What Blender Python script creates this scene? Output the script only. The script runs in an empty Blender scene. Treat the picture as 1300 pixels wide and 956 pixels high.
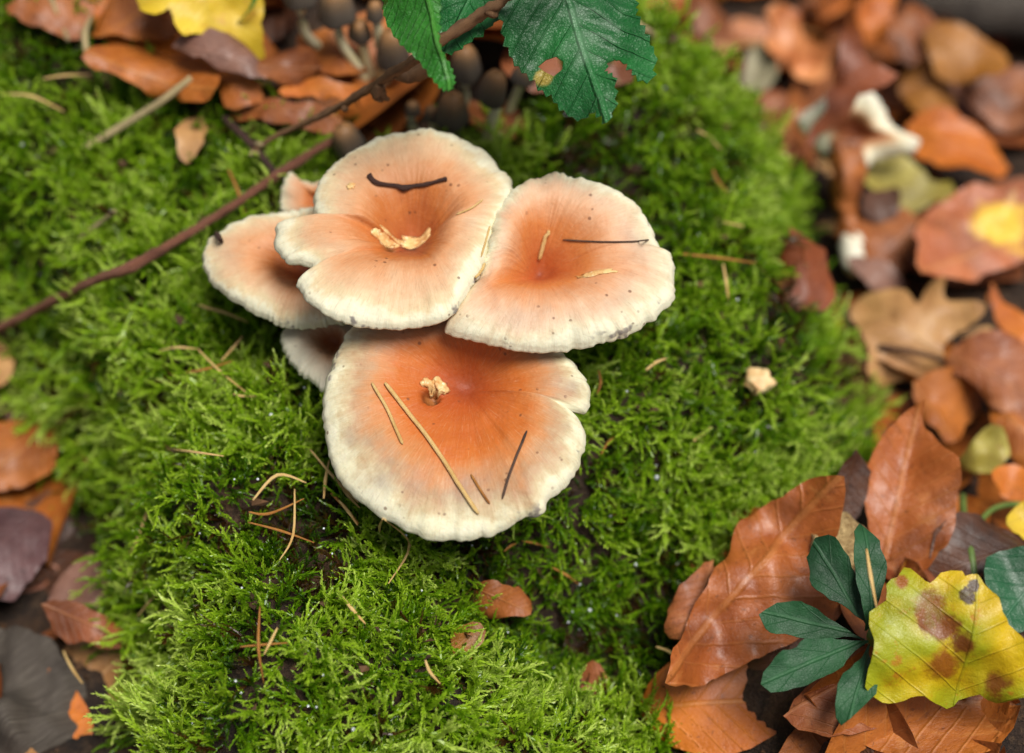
import bpy, bmesh, math, random
import numpy as np
from mathutils import Vector, Matrix, noise
from mathutils.bvhtree import BVHTree
from mathutils.geometry import delaunay_2d_cdt

rad = math.radians
rng = np.random.default_rng(7)
random.seed(7)
scene = bpy.context.scene
COL = scene.collection

# ------------------------------------------------------------------ camera
PITCH = rad(52); DIST = 0.50; LENS = 65.0
TARGET = Vector((0, 0, 0.035))
FWD = Vector((0, math.cos(PITCH), -math.sin(PITCH)))
UPV = Vector((0, math.sin(PITCH), math.cos(PITCH)))
RIGHT = Vector((1, 0, 0))
EYE = TARGET - FWD * DIST
cd = bpy.data.cameras.new('camera')
cam = bpy.data.objects.new('camera', cd); COL.objects.link(cam)
cam.location = EYE
cam.rotation_euler = (math.pi / 2 - PITCH, 0, 0)
cd.lens = LENS; cd.sensor_width = 36; cd.clip_start = 0.02; cd.clip_end = 500
cd.dof.use_dof = True
cd.dof.focus_distance = 0.497
cd.dof.aperture_fstop = 4.6
scene.camera = cam

# ------------------------------------------------------------------ sky, sun, exposure
SUN_EL, SUN_AZ = rad(71), rad(122)
world = bpy.data.worlds.new('World'); scene.world = world; world.use_nodes = True
wn = world.node_tree; wn.nodes.clear()
sky = wn.nodes.new('ShaderNodeTexSky'); sky.sky_type = 'NISHITA'; sky.sun_disc = False
sky.sun_elevation = SUN_EL; sky.sun_rotation = SUN_AZ; sky.dust_density = 3.0
hs = wn.nodes.new('ShaderNodeHueSaturation'); hs.inputs['Saturation'].default_value = 0.35
bg = wn.nodes.new('ShaderNodeBackground'); bg.inputs['Strength'].default_value = 0.05
wo = wn.nodes.new('ShaderNodeOutputWorld')
wn.links.new(sky.outputs[0], hs.inputs['Color']); wn.links.new(hs.outputs[0], bg.inputs[0])
wn.links.new(bg.outputs[0], wo.inputs[0])
sd = bpy.data.lights.new('sun', 'SUN'); sd.energy = 3.2; sd.angle = rad(28); sd.color = (1.0, 0.96, 0.90)
so = bpy.data.objects.new('sun', sd); COL.objects.link(so)
sv = Vector((math.sin(SUN_AZ) * math.cos(SUN_EL), math.cos(SUN_AZ) * math.cos(SUN_EL), math.sin(SUN_EL)))
so.rotation_euler = sv.to_track_quat('Z', 'Y').to_euler()
vs = scene.view_settings
vs.view_transform = 'Standard'; vs.look = 'None'; vs.exposure = 0.36; vs.gamma = 1.0; vs.use_curve_mapping = False
scene.cycles.max_bounces = 6

# ------------------------------------------------------------------ pixel helpers (1300 x 956 photo pixels)
KPX = 36.0 / LENS / 1300.0
PXM = DIST * KPX
def ray(px, py):
    return (FWD + RIGHT * ((px - 650) * KPX) + UPV * ((478 - py) * KPX)).normalized()
def on_z(px, py, z):
    d = ray(px, py); return EYE + d * ((z - EYE.z) / d.z)
def on_y(px, py, y):
    d = ray(px, py); return EYE + d * ((y - EYE.y) / d.y)
def on_plane(px, py, P, n):
    d = ray(px, py); return EYE + d * ((P - EYE).dot(n) / d.dot(n))
def sstep(a, b, x):
    t = np.clip((x - a) / (b - a), 0, 1); return t * t * (3 - 2 * t)

# vectorised value noise
_perm = np.random.default_rng(3).random((64, 64))
def vnoise(x, y):
    xi = np.floor(x).astype(int); yi = np.floor(y).astype(int)
    fx = x - xi; fy = y - yi
    fx = fx * fx * (3 - 2 * fx); fy = fy * fy * (3 - 2 * fy)
    g = lambda a, b: _perm[a % 64, b % 64]
    return (g(xi, yi) * (1 - fx) + g(xi + 1, yi) * fx) * (1 - fy) + (g(xi, yi + 1) * (1 - fx) + g(xi + 1, yi + 1) * fx) * fy - 0.5
def fbm(x, y, s, o=3):
    r = 0; a = 1
    for k in range(o):
        r = r + a * vnoise(x / s + 17.3 * k, y / s + 5.1 * k); s *= 0.5; a *= 0.5
    return r

def poly_sd(poly, X, Y):
    """signed distance, positive inside"""
    P = np.array(poly); Q = np.roll(P, -1, 0)
    best = np.full(X.shape, 1e9); inside = np.zeros(X.shape, bool)
    for (ax, ay), (bx, by) in zip(P, Q):
        dx, dy = bx - ax, by - ay
        t = np.clip(((X - ax) * dx + (Y - ay) * dy) / (dx * dx + dy * dy + 1e-18), 0, 1)
        best = np.minimum(best, np.hypot(X - ax - t * dx, Y - ay - t * dy))
        c = ((ay > Y) != (by > Y)) & (X < (bx - ax) * (Y - ay) / (by - ay + 1e-18) + ax)
        inside ^= c
    return np.where(inside, best, -best)
def px_poly(pts, z):
    return [tuple(on_z(a, b, z)[:2]) for a, b in pts]

# ------------------------------------------------------------------ terrain heights
EDGE_R = [(870, 60), (960, 110), (1035, 190), (1055, 320), (1100, 420), (1108, 500), (990, 600), (895, 650), (850, 740), (830, 860), (815, 1040)]
EDGE_L = [(175, 1040), (165, 868), (152, 760), (118, 640), (108, 560), (58, 480), (18, 410), (-120, 340)]
MOUND = px_poly([(-420, 250), (-420, -90), (500, -110), (760, -40)] + EDGE_R + EDGE_L, -0.012)
MOSS = px_poly([(-420, 30), (50, 35), (112, 62), (122, 130), (250, 150), (330, 172), (430, 226), (520, 215), (640, 190), (695, 150)], .014) + px_poly([(720, 100), (800, 75)] + EDGE_R + EDGE_L, -0.008)
def hgauss(X, Y, px, py, z, r):
    c = on_z(px, py, z); return np.exp(-((X - c.x) ** 2 + (Y - c.y) ** 2) / (r * r))
def height(X, Y):
    X = np.asarray(X, float); Y = np.asarray(Y, float)
    L = -0.062 + 0.010 * fbm(X, Y, 0.09, 3)
    L = L + 0.036 * hgauss(X, Y, 1200, 860, -0.03, 0.062)
    L = L + 0.012 * hgauss(X, Y, 970, 760, -0.03, 0.05)
    T = -0.004 + 0.010 * fbm(X + 3, Y + 9, 0.055, 2) + 0.004 * fbm(X, Y, 0.016, 2)
    T = T - 0.034 * hgauss(X, Y, 705, 800, -0.02, 0.032) - 0.012 * hgauss(X, Y, 770, 850, -0.03, 0.025)
    T = T - 0.10 * np.clip(-0.05 - Y, 0, 1) + 0.36 * np.clip(Y - 0.055, 0, 0.13) * sstep(0.10, 0.03, X)
    s = poly_sd(MOUND, X, Y)
    m = sstep(-0.010, 0.038, s + 0.008 * fbm(X + 1, Y + 4, 0.03, 2))
    far = np.exp(-(np.hypot(X, Y) / 6.0) ** 2)
    return (L * far - 0.062 * (1 - far)) * (1 - m) + T * m
def hz(x, y):
    return float(height(np.array([x]), np.array([y]))[0])

# ------------------------------------------------------------------ materials
class NT:
    def __init__(self, name):
        self.m = bpy.data.materials.new(name); self.m.use_nodes = True
        self.t = self.m.node_tree; self.t.nodes.clear()
        self.out = self.t.nodes.new('ShaderNodeOutputMaterial')
    def n(self, typ, **kw):
        nd = self.t.nodes.new('ShaderNode' + typ)
        for k, v in kw.items():
            if k.startswith('i_'):
                key = k[2:]; key = int(key) if key.isdigit() else key.replace('_', ' ')
                self.set(nd, key, v)
            else: setattr(nd, k, v)
        return nd
    def set(self, nd, key, v):
        s = nd.inputs[key]
        if hasattr(v, 'outputs'): self.t.links.new(v.outputs[0], s)
        elif isinstance(v, bpy.types.NodeSocket): self.t.links.new(v, s)
        else:
            if isinstance(v, (tuple, list)) and len(v) == 3 and s.type == 'RGBA': v = (*v, 1)
            s.default_value = v
    def math(self, op, a, b=0.0, c=None, clamp=False):
        nd = self.n('Math', operation=op, use_clamp=clamp); self.set(nd, 0, a); self.set(nd, 1, b)
        if c is not None: self.set(nd, 2, c)
        return nd.outputs[0]
    def mix(self, f, a, b, blend='MIX'):
        nd = self.n('MixRGB', blend_type=blend); self.set(nd, 0, f); self.set(nd, 1, a); self.set(nd, 2, b); return nd.outputs[0]
    def noise(self, vec, scale, detail=3, rough=0.55, dist=0.0):
        nd = self.n('TexNoise'); 
        if vec is not None: self.set(nd, 'Vector', vec)
        nd.inputs['Scale'].default_value = scale; nd.inputs['Detail'].default_value = detail
        nd.inputs['Roughness'].default_value = rough; nd.inputs['Distortion'].default_value = dist
        return nd.outputs[0]
    def ramp(self, f, stops, interp='LINEAR'):
        nd = self.n('ValToRGB'); self.set(nd, 0, f); cr = nd.color_ramp; cr.interpolation = interp
        while len(cr.elements) < len(stops): cr.elements.new(0.5)
        for e, (p, c) in zip(cr.elements, stops):
            e.position = p; e.color = (*c, 1) if len(c) == 3 else c
        return nd.outputs[0]
    def srange(self, v, a, b, lo=0.0, hi=1.0):
        nd = self.n('MapRange', interpolation_type='SMOOTHSTEP'); self.set(nd, 0, v)
        for i, q in zip((1, 2, 3, 4), (a, b, lo, hi)): nd.inputs[i].default_value = q
        return nd.outputs[0]
    def bump(self, h, strength, dist=0.001, normal=None):
        nd = self.n('Bump'); self.set(nd, 'Height', h); nd.inputs['Strength'].default_value = strength
        nd.inputs['Distance'].default_value = dist
        if normal is not None: self.set(nd, 'Normal', normal)
        return nd.outputs[0]
    def pbsdf(self, color, rough=0.5, normal=None, **kw):
        b = self.n('BsdfPrincipled'); self.set(b, 'Base Color', color); self.set(b, 'Roughness', rough)
        if normal is not None: self.set(b, 'Normal', normal)
        for k, v in kw.items(): self.set(b, k.replace('_', ' '), v)
        return b
    def done(self, shader):
        self.t.links.new(shader.outputs[0], self.out.inputs[0]); return self.m
def G(h):
    """sRGB 0-255 triple -> linear"""
    return tuple(((c / 255) / 12.92 if c / 255 <= 0.04045 else (((c / 255) + 0.055) / 1.055) ** 2.4) for c in h)

def mat_soil():
    t = NT('soil'); co = t.n('TexCoord').outputs['Object']
    n1 = t.noise(co, 60, 6, 0.65); n2 = t.noise(co, 420, 4, 0.7)
    c = t.ramp(n1, [(0.3, G((22, 14, 9))), (0.55, G((58, 38, 22))), (0.75, G((92, 62, 36)))])
    c = t.mix(t.srange(n2, 0.5, 0.75), c, G((92, 70, 48)))
    b = t.bump(n2, 0.9, 0.004); b = t.bump(n1, 0.8, 0.01, b)
    return t.done(t.pbsdf(c, 0.85, b))

def mat_cap(name, stops, grey=0.35, seed=0.0):
    t = NT(name)
    u = t.n('Attribute', attribute_name='u').outputs['Fac']
    th = t.n('Attribute', attribute_name='polar').outputs['Vector']
    obj = t.n('TexCoord').outputs['Object']
    off = t.n('VectorMath', operation='ADD'); t.set(off, 0, obj); off.inputs[1].default_value = (seed, seed * 2, 0)
    ov = off.outputs[0]
    n1 = t.noise(ov, 70, 4, 0.6); n2 = t.noise(ov, 260, 4, 0.6)
    streak = t.noise(th, 1.0, 4, 0.65)
    uu = t.math('ADD', u, t.math('MULTIPLY', t.math('SUBTRACT', n1, 0.5), 0.42))
    uu = t.math('ADD', uu, t.math('MULTIPLY', t.math('SUBTRACT', n2, 0.5), 0.10))
    uu = t.math('ADD', uu, t.math('MULTIPLY', t.math('MULTIPLY', t.math('SUBTRACT', streak, 0.5), t.srange(u, 0.06, 0.4)), 0.17))
    c = t.ramp(uu, stops)
    # greyish spore dust in the outer half
    gmask = t.math('MULTIPLY', t.srange(u, 0.50, 0.75), t.srange(t.noise(ov, 45, 3, 0.6), 0.48, 0.72))
    gmask = t.math('MULTIPLY', gmask, t.srange(u, 0.99, 0.86))
    c = t.mix(t.math('MULTIPLY', gmask, grey), c, G((150, 132, 118)))
    mpn = t.n('Mapping'); t.set(mpn, 0, th); mpn.inputs['Scale'].default_value = (9, 9, 5)
    fine = t.noise(mpn.outputs[0], 1.0, 4, 0.7)
    c = t.mix(t.math('MULTIPLY', t.srange(fine, 0.50, 0.78), t.math('MULTIPLY', t.srange(u, 0.28, 0.6), 0.62)), c, t.mix(0.5, c, G((120, 66, 38))))
    c = t.mix(t.math('MULTIPLY', t.srange(fine, 0.48, 0.25), 0.22), c, G((232, 214, 180)))
    st = t.math('MULTIPLY', t.srange(t.noise(ov, 34, 5, 0.65, 0.8), 0.52, 0.70), t.srange(u, 0.12, 0.4))
    c = t.mix(t.math('MULTIPLY', st, 0.30), c, t.mix(1.0, c, G((214, 176, 150)), 'MULTIPLY'))
    # dark fine fibrils along the radius
    fib = t.math('MULTIPLY', t.srange(streak, 0.60, 0.80), t.math('MULTIPLY', t.srange(u, 0.95, 0.6), t.srange(u, 0.15, 0.45)))
    c = t.mix(t.math('MULTIPLY', fib, 0.14), c, G((150, 70, 34)))
    # specks
    vor = t.n('TexVoronoi', feature='F1'); t.set(vor, 'Vector', ov); vor.inputs['Scale'].default_value = 310
    sp = t.math('MULTIPLY', t.srange(vor.outputs['Distance'], 0.20, 0.10), t.srange(t.noise(ov, 130, 2), 0.53, 0.62))
    c = t.mix(t.math('MULTIPLY', sp, 0.7), c, G((96, 56, 34)))
    # purple-black stains at the very margin
    rim = t.math('MULTIPLY', t.srange(u, 0.93, 0.985), t.srange(t.noise(ov, 120, 3, 0.7), 0.60, 0.68))
    c = t.mix(t.math('MULTIPLY', rim, 0.75), c, G((92, 80, 88)))
    # torn flesh
    fl = t.n('Attribute', attribute_name='flesh').outputs['Fac']
    c = t.mix(fl, c, t.ramp(n2, [(0.35, G((66, 34, 14))), (0.6, G((150, 92, 44)))]))
    h = t.math('ADD', t.math('MULTIPLY', t.math('MULTIPLY', streak, t.srange(u, 0.15, 0.6)), 0.2), t.math('MULTIPLY', n2, 0.6))
    h = t.math('ADD', h, t.math('MULTIPLY', t.noise(ov, 900, 2), 0.25))
    b = t.bump(h, 0.45, 0.0012)
    p = t.pbsdf(c, t.math('ADD', 0.42, t.math('MULTIPLY', n1, 0.25)), b, Specular_IOR_Level=0.35)
    p.inputs['Subsurface Weight'].default_value = 0.05
    p.inputs['Subsurface Radius'].default_value = (1.0, 0.45, 0.25); p.inputs['Subsurface Scale'].default_value = 0.002
    return t.done(p)

def mat_simple(name, c1, c2, scale=200, rough=0.6, bump=0.4, bdist=0.0008, c3=None, c3m=(0.6, 0.7), **kw):
    t = NT(name); co = t.n('TexCoord').outputs['Object']
    n1 = t.noise(co, scale, 5, 0.6); n2 = t.noise(co, scale * 4, 3, 0.6)
    c = t.ramp(n1, [(0.33, c1), (0.67, c2)])
    if c3 is not None: c = t.mix(t.srange(n2, *c3m), c, c3)
    return t.done(t.pbsdf(c, rough, t.bump(t.math('ADD', n1, t.math('MULTIPLY', n2, 0.5)), bump, bdist), **kw))

def mat_leaf(name, c1, c2, vein=None, nv=9.0, slope=0.9, rough=0.50, spots=None, spot_amt=0.5, patch=None, holes=None, coat=0.12, veinw=0.10, transl=0.0, bump=0.5, blot=0.8, edge=None, darkvein=False):
    t = NT(name)
    uv = t.n('UVMap').outputs[0]
    ad = t.n('VectorMath', operation='ADD'); t.set(ad, 0, t.n('TexCoord').outputs['Object'])
    t.set(ad, 1, t.math('MULTIPLY', t.n('ObjectInfo').outputs['Random'], 9.0)); co = ad.outputs[0]
    sep = t.n('SeparateXYZ'); t.set(sep, 0, uv)
    x = sep.outputs[0]; y = sep.outputs[1]
    n1 = t.noise(co, 45, 4, 0.6, 0.3); n2 = t.noise(co, 240, 4, 0.65)
    nn = t.math('ADD', t.math('MULTIPLY', n1, 0.7), t.math('MULTIPLY', n2, 0.3))
    c = t.ramp(nn, [(0.36, c1), (0.64, c2)])
    big = t.noise(co, 28, 3, 0.55, 0.6)
    dk = t.mix(1.0, c, (0.42, 0.40, 0.40), 'MULTIPLY')
    c = t.mix(t.srange(big, 0.50, 0.72, 0, blot), c, dk)
    ay = t.math('ABSOLUTE', t.math('ADD', y, t.math('MULTIPLY', t.math('SUBTRACT', n1, 0.5), 0.03)))
    w = t.math('MULTIPLY', t.math('SUBTRACT', t.math('ADD', x, t.math('MULTIPLY', t.math('SUBTRACT', big, 0.5), 0.07)), t.math('MULTIPLY', ay, slope)), nv)
    pp = t.math('PINGPONG', w, 0.5)
    lat = t.srange(pp, veinw, 0.0)
    mid = t.srange(ay, 0.020, 0.006)
    vm = t.math('MAXIMUM', mid, t.math('MULTIPLY', lat, 0.55))
    if vein is not None: c = t.mix(t.math('MULTIPLY', vm, t.math('ADD', 0.06, t.math('MULTIPLY', n1, 0.5))), c, vein)
    if edge is not None:
        c = t.mix(t.math('MULTIPLY', t.srange(t.noise(co, 30, 3), 0.45, 0.62), 0.8), c, edge)
    if spots is not None:
        c = t.mix(t.math('MULTIPLY', t.srange(t.noise(co, 150, 5, 0.7), 0.58, 0.68), spot_amt), c, spots)
    if patch is not None:
        for (px_, py_, r_, pc, sharp) in patch:
            d = t.n('VectorMath', operation='DISTANCE'); t.set(d, 0, uv); d.inputs[1].default_value = (px_, py_, 0)
            dd = t.math('ADD', d.outputs['Value'], t.math('MULTIPLY', t.math('SUBTRACT', t.noise(co, 95, 5, 0.68), 0.5), r_ * 3.2))
            c = t.mix(t.srange(dd, r_ * (1 + sharp), r_ * (1 - sharp)), c, pc)
    if spots is not None:
        c = t.mix(t.math('MULTIPLY', t.srange(t.noise(co, 520, 3, 0.6), 0.63, 0.70), 0.55), c, spots)
        c = t.mix(t.math('MULTIPLY', t.srange(t.noise(co, 75, 5, 0.7, 0.5), 0.56, 0.70), 0.35), c, vein)
    vor = t.n('TexVoronoi', feature='DISTANCE_TO_EDGE'); t.set(vor, 'Vector', co); vor.inputs['Scale'].default_value = 1300
    net = t.srange(vor.outputs['Distance'], 0.0, 0.12)
    c = t.mix(t.math('MULTIPLY', t.math('SUBTRACT', 1.0, net), 0.05), c, c1)
    h = t.math('ADD', t.math('MULTIPLY', vm, -0.8 if darkvein else 0.6), t.math('MULTIPLY', n2, 0.9))
    h = t.math('ADD', h, t.math('MULTIPLY', net, 0.06)); h = t.math('ADD', h, t.math('MULTIPLY', big, 1.2))
    b = t.bump(h, bump, 0.0014)
    p = t.pbsdf(c, t.math('ADD', rough - 0.08, t.math('MULTIPLY', n2, 0.2)), b, Coat_Weight=coat, Coat_Roughness=0.25, Specular_IOR_Level=0.5)
    if transl > 0:
        tr = t.n('BsdfTranslucent'); t.set(tr, 0, c)
        mx = t.n('MixShader'); mx.inputs[0].default_value = transl
        t.t.links.new(p.outputs[0], mx.inputs[1]); t.t.links.new(tr.outputs[0], mx.inputs[2]); p = mx
    return t.done(p)

def mat_moss():
    t = NT('moss')
    tip = t.n('Attribute', attribute_name='tip').outputs['Fac']
    tone = t.n('Attribute', attribute_type='INSTANCER', attribute_name='tone').outputs['Fac']
    f = t.math('ADD', t.math('MULTIPLY', tip, 0.42), t.math('MULTIPLY', tone, 0.62))
    c = t.ramp(f, [(0.0, G((66, 40, 16))), (0.07, G((90, 66, 22))), (0.20, G((34, 72, 4))), (0.44, G((104, 150, 10))), (0.70, G((170, 204, 46))), (1.0, G((214, 232, 120)))])
    p = t.pbsdf(c, 0.30, Specular_IOR_Level=0.55)
    tr = t.n('BsdfTranslucent'); t.set(tr, 0, c)
    mx = t.n('MixShader'); mx.inputs[0].default_value = 0.40
    t.t.links.new(p.outputs[0], mx.inputs[1]); t.t.links.new(tr.outputs[0], mx.inputs[2])
    return t.done(mx)

def mat_bark(name, c1, c2, c3, scale=300, stretch=0.15, rough=0.75):
    t = NT(name); uv = t.n('UVMap').outputs[0]
    mp = t.n('Mapping'); t.set(mp, 0, uv); mp.inputs['Scale'].default_value = (stretch, 1, 1)
    n1 = t.noise(mp.outputs[0], scale, 5, 0.65); n2 = t.noise(t.n('TexCoord').outputs['Object'], 90, 4, 0.6)
    c = t.ramp(n1, [(0.3, c1), (0.5, c2), (0.72, c3)])
    c = t.mix(t.srange(n2, 0.45, 0.7, 0, 0.7), c, c1)
    return t.done(t.pbsdf(c, rough, t.bump(n1, 0.6, 0.0012)))

# ------------------------------------------------------------------ object helpers
def link(name, me, mat=None, parent=None, smooth=True):
    if mat is not None: me.materials.append(mat)
    if smooth: me.polygons.foreach_set('use_smooth', [True] * len(me.polygons))
    o = bpy.data.objects.new(name, me); COL.objects.link(o)
    if parent is not None: o.parent = parent; o.matrix_parent_inverse = Matrix.Translation(-parent.location)
    return o
def mesh(name, V, F):
    me = bpy.data.meshes.new(name); me.from_pydata([tuple(v) for v in V], [], F); me.update(); return me
def tag(o, label, cat, group=None, kind=None):
    if label: o['label'] = label
    if cat: o['category'] = cat
    if group: o['group'] = group
    if kind: o['kind'] = kind
    return o
def empty(name, loc):
    o = bpy.data.objects.new(name, None); COL.objects.link(o); o.location = loc; o.empty_display_size = 0.01; return o
def attr(me, name, vals, typ='FLOAT'):
    a = me.attributes.new(name, typ, 'POINT')
    a.data.foreach_set('value' if typ == 'FLOAT' else 'vector', np.asarray(vals, np.float32).ravel())
def catmull(pts, n, closed=False):
    P = [Vector(p) for p in pts]; out = []; N = len(P)
    segs = N if closed else N - 1
    for i in range(segs):
        if closed: p0, p1, p2, p3 = P[i - 1], P[i], P[(i + 1) % N], P[(i + 2) % N]
        else: p0, p1, p2, p3 = P[max(i - 1, 0)], P[i], P[i + 1], P[min(i + 2, N - 1)]
        for k in range(n):
            s = k / n
            out.append(0.5 * ((2 * p1) + (p2 - p0) * s + (2 * p0 - 5 * p1 + 4 * p2 - p3) * s * s + (3 * p1 - p0 - 3 * p2 + p3) * s ** 3))
    if not closed: out.append(P[-1].copy())
    return out
def tube_data(pts, radii, sides=8, bump=0.0, cap=True, flat=1.0):
    """rings along a poly line"""
    P = [Vector(p) for p in pts]; V = []; F = []; UV = []
    up = Vector((0, 0, 1)); acc = 0
    for i, p in enumerate(P):
        d = (P[min(i + 1, len(P) - 1)] - P[max(i - 1, 0)]).normalized()
        a = d.cross(up)
        if a.length < 1e-3: a = d.cross(Vector((0, 1, 0)))
        a.normalize(); b = a.cross(d).normalized() * -1
        r = radii[i] if hasattr(radii, '__len__') else radii
        if i: acc += (P[i] - P[i - 1]).length
        for k in range(sides):
            t = 2 * math.pi * k / sides
            rr = r * (1 + bump * (noise.noise(Vector((acc * 110, k * .9, 3.1))) + .7 * noise.noise(Vector((acc * 420, k * 2.3, 8.7)))))
            V.append(p + a * (math.cos(t) * rr) - b * (math.sin(t) * rr * flat)); UV.append((acc / 0.02, k / sides))
    n = len(P)
    for i in range(n - 1):
        for k in range(sides):
            k2 = (k + 1) % sides
            F.append((i * sides + k, i * sides + k2, (i + 1) * sides + k2, (i + 1) * sides + k))
    if cap:
        F.append(tuple(range(sides))[::-1]); F.append(tuple((n - 1) * sides + k for k in range(sides)))
    return V, F, UV
def set_uv(me, UV):
    l = me.uv_layers.new(name='UVMap'); vi = np.zeros(len(me.loops), int); me.loops.foreach_get('vertex_index', vi)
    l.data.foreach_set('uv', np.asarray(UV, np.float32)[vi].ravel())
def tube(name, pts, radii, mat, parent=None, sides=8, n=6, bump=0.0, flat=1.0):
    if n > 1 and len(pts) > 2:
        if hasattr(radii, '__len__'):
            radii = list(np.interp(np.linspace(0, len(pts) - 1, (len(pts) - 1) * n + 1), range(len(pts)), radii))
        pts = catmull(pts, n)
    V, F, UV = tube_data(pts, radii, sides, bump, True, flat)
    me = mesh(name, V, F); set_uv(me, UV)
    return link(name, me, mat, parent)

# ------------------------------------------------------------------ ground sheet (one mesh out to the horizon)
def axis(lo, hi, step):
    core = np.arange(lo, hi + 1e-9, step); out = []; s = step; p = hi
    while p < 120: s *= 1.35; p += s; out.append(p)
    left = []; s = step; p = lo
    while p > -120: s *= 1.35; p -= s; left.append(p)
    return np.array(left[::-1] + list(core) + out)
gx = axis(-0.34, 0.34, 0.0028); gy = axis(-0.22, 0.44, 0.0028)
GX, GY = np.meshgrid(gx, gy)
GZ = height(GX, GY)
nx, ny = len(gx), len(gy)
me = bpy.data.meshes.new('ground')
idx = np.arange(nx * ny).reshape(ny, nx)
quads = np.stack([idx[:-1, :-1], idx[:-1, 1:], idx[1:, 1:], idx[1:, :-1]], -1).reshape(-1, 4)
GV = np.stack([GX, GY, GZ], -1).reshape(-1, 3)
me.from_pydata(GV.tolist(), [], quads.tolist()); me.update()
ground = link('ground', me, mat_soil()); tag(ground, 'dark forest soil rising to a mossy mound', 'ground', kind='structure')
TERR = BVHTree.FromPolygons([Vector(v) for v in GV.tolist()], quads.tolist())
CAPS = []          # bvh trees of the big caps
MOSS_TOP = 0.008
def hit(px, py, lift=0.0):
    """point of the terrain (raised by lift) seen at a photo pixel"""
    d = ray(px, py); r = TERR.ray_cast(EYE, d)
    p = r[0]
    for _ in range(4):
        if lift: p = on_z(px, py, hz(p.x, p.y) + lift)
    return p
def hit_any(px, py, lift, off=0.0004):
    d = ray(px, py); best = None
    for b in CAPS:
        r = b.ray_cast(EYE, d)
        if r[0] is not None and (best is None or r[3] < best[3]): best = r
    if best is not None: 
        nn = best[1] if best[1].dot(d) < 0 else -best[1]
        return best[0] + nn * off
    return hit(px, py, lift)

# ------------------------------------------------------------------ big mushrooms
M_STEM = mat_simple('stem_flesh', G((150, 96, 52)), G((206, 176, 120)), 120, 0.6, 0.5, 0.001, G((110, 62, 32)), Specular_IOR_Level=0.3)
M_GILL = mat_simple('gill_flesh', G((150, 130, 96)), G((196, 182, 140)), 150, 0.7, 0.2)
M_FLESH = mat_simple('torn_flesh', G((196, 128, 62)), G((240, 214, 150)), 260, 0.45, 0.5, 0.001, G((250, 236, 200)), Specular_IOR_Level=0.5)
CAP_STD = [(0.0, G((88, 38, 26))), (0.10, G((152, 72, 36))), (0.32, G((190, 112, 54))), (0.56, G((205, 148, 104))), (0.74, G((208, 170, 132))), (0.86, G((212, 192, 152))), (0.93, G((224, 218, 188))), (1.0, G((226, 222, 194)))]
CAP_DEEP = [(0.0, G((140, 58, 22))), (0.18, G((172, 80, 30))), (0.48, G((194, 107, 44))), (0.66, G((194, 130, 78))), (0.79, G((180, 144, 108))), (0.88, G((196, 178, 140))), (0.94, G((220, 214, 180))), (1.0, G((226, 222, 194)))]
CAP_PINK = [(0.0, G((132, 58, 28))), (0.12, G((176, 88, 40))), (0.36, G((200, 122, 64))), (0.60, G((210, 156, 116))), (0.77, G((212, 178, 146))), (0.88, G((216, 200, 166))), (0.94, G((226, 220, 190))), (1.0, G((228, 224, 196)))]
CAP_GREY = [(0.0, G((130, 66, 34))), (0.2, G((164, 98, 58))), (0.42, G((196, 152, 116))), (0.62, G((208, 188, 160))), (0.82, G((222, 214, 188))), (1.0, G((230, 224, 200)))]

def polar_radius(poly2, N):
    """distance from the origin to the outline for N angles"""
    P = np.array(poly2); Q = np.roll(P, -1, 0); out = np.zeros(N)
    for k in range(N):
        a = 2 * math.pi * k / N; dx, dy = math.cos(a), math.sin(a)
        ex, ey = Q[:, 0] - P[:, 0], Q[:, 1] - P[:, 1]
        den = dx * ey - dy * ex; den = np.where(abs(den) < 1e-12, 1e-12, den)
        t = (P[:, 0] * ey - P[:, 1] * ex) / den; s = (P[:, 0] * dy - P[:, 1] * dx) / den
        ok = (t > 0) & (s >= 0) & (s <= 1)
        out[k] = t[ok].max() if ok.any() else 0
    bad = out == 0
    if bad.any(): out[bad] = np.interp(np.flatnonzero(bad), np.flatnonzero(~bad), out[~bad])
    return out

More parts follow.
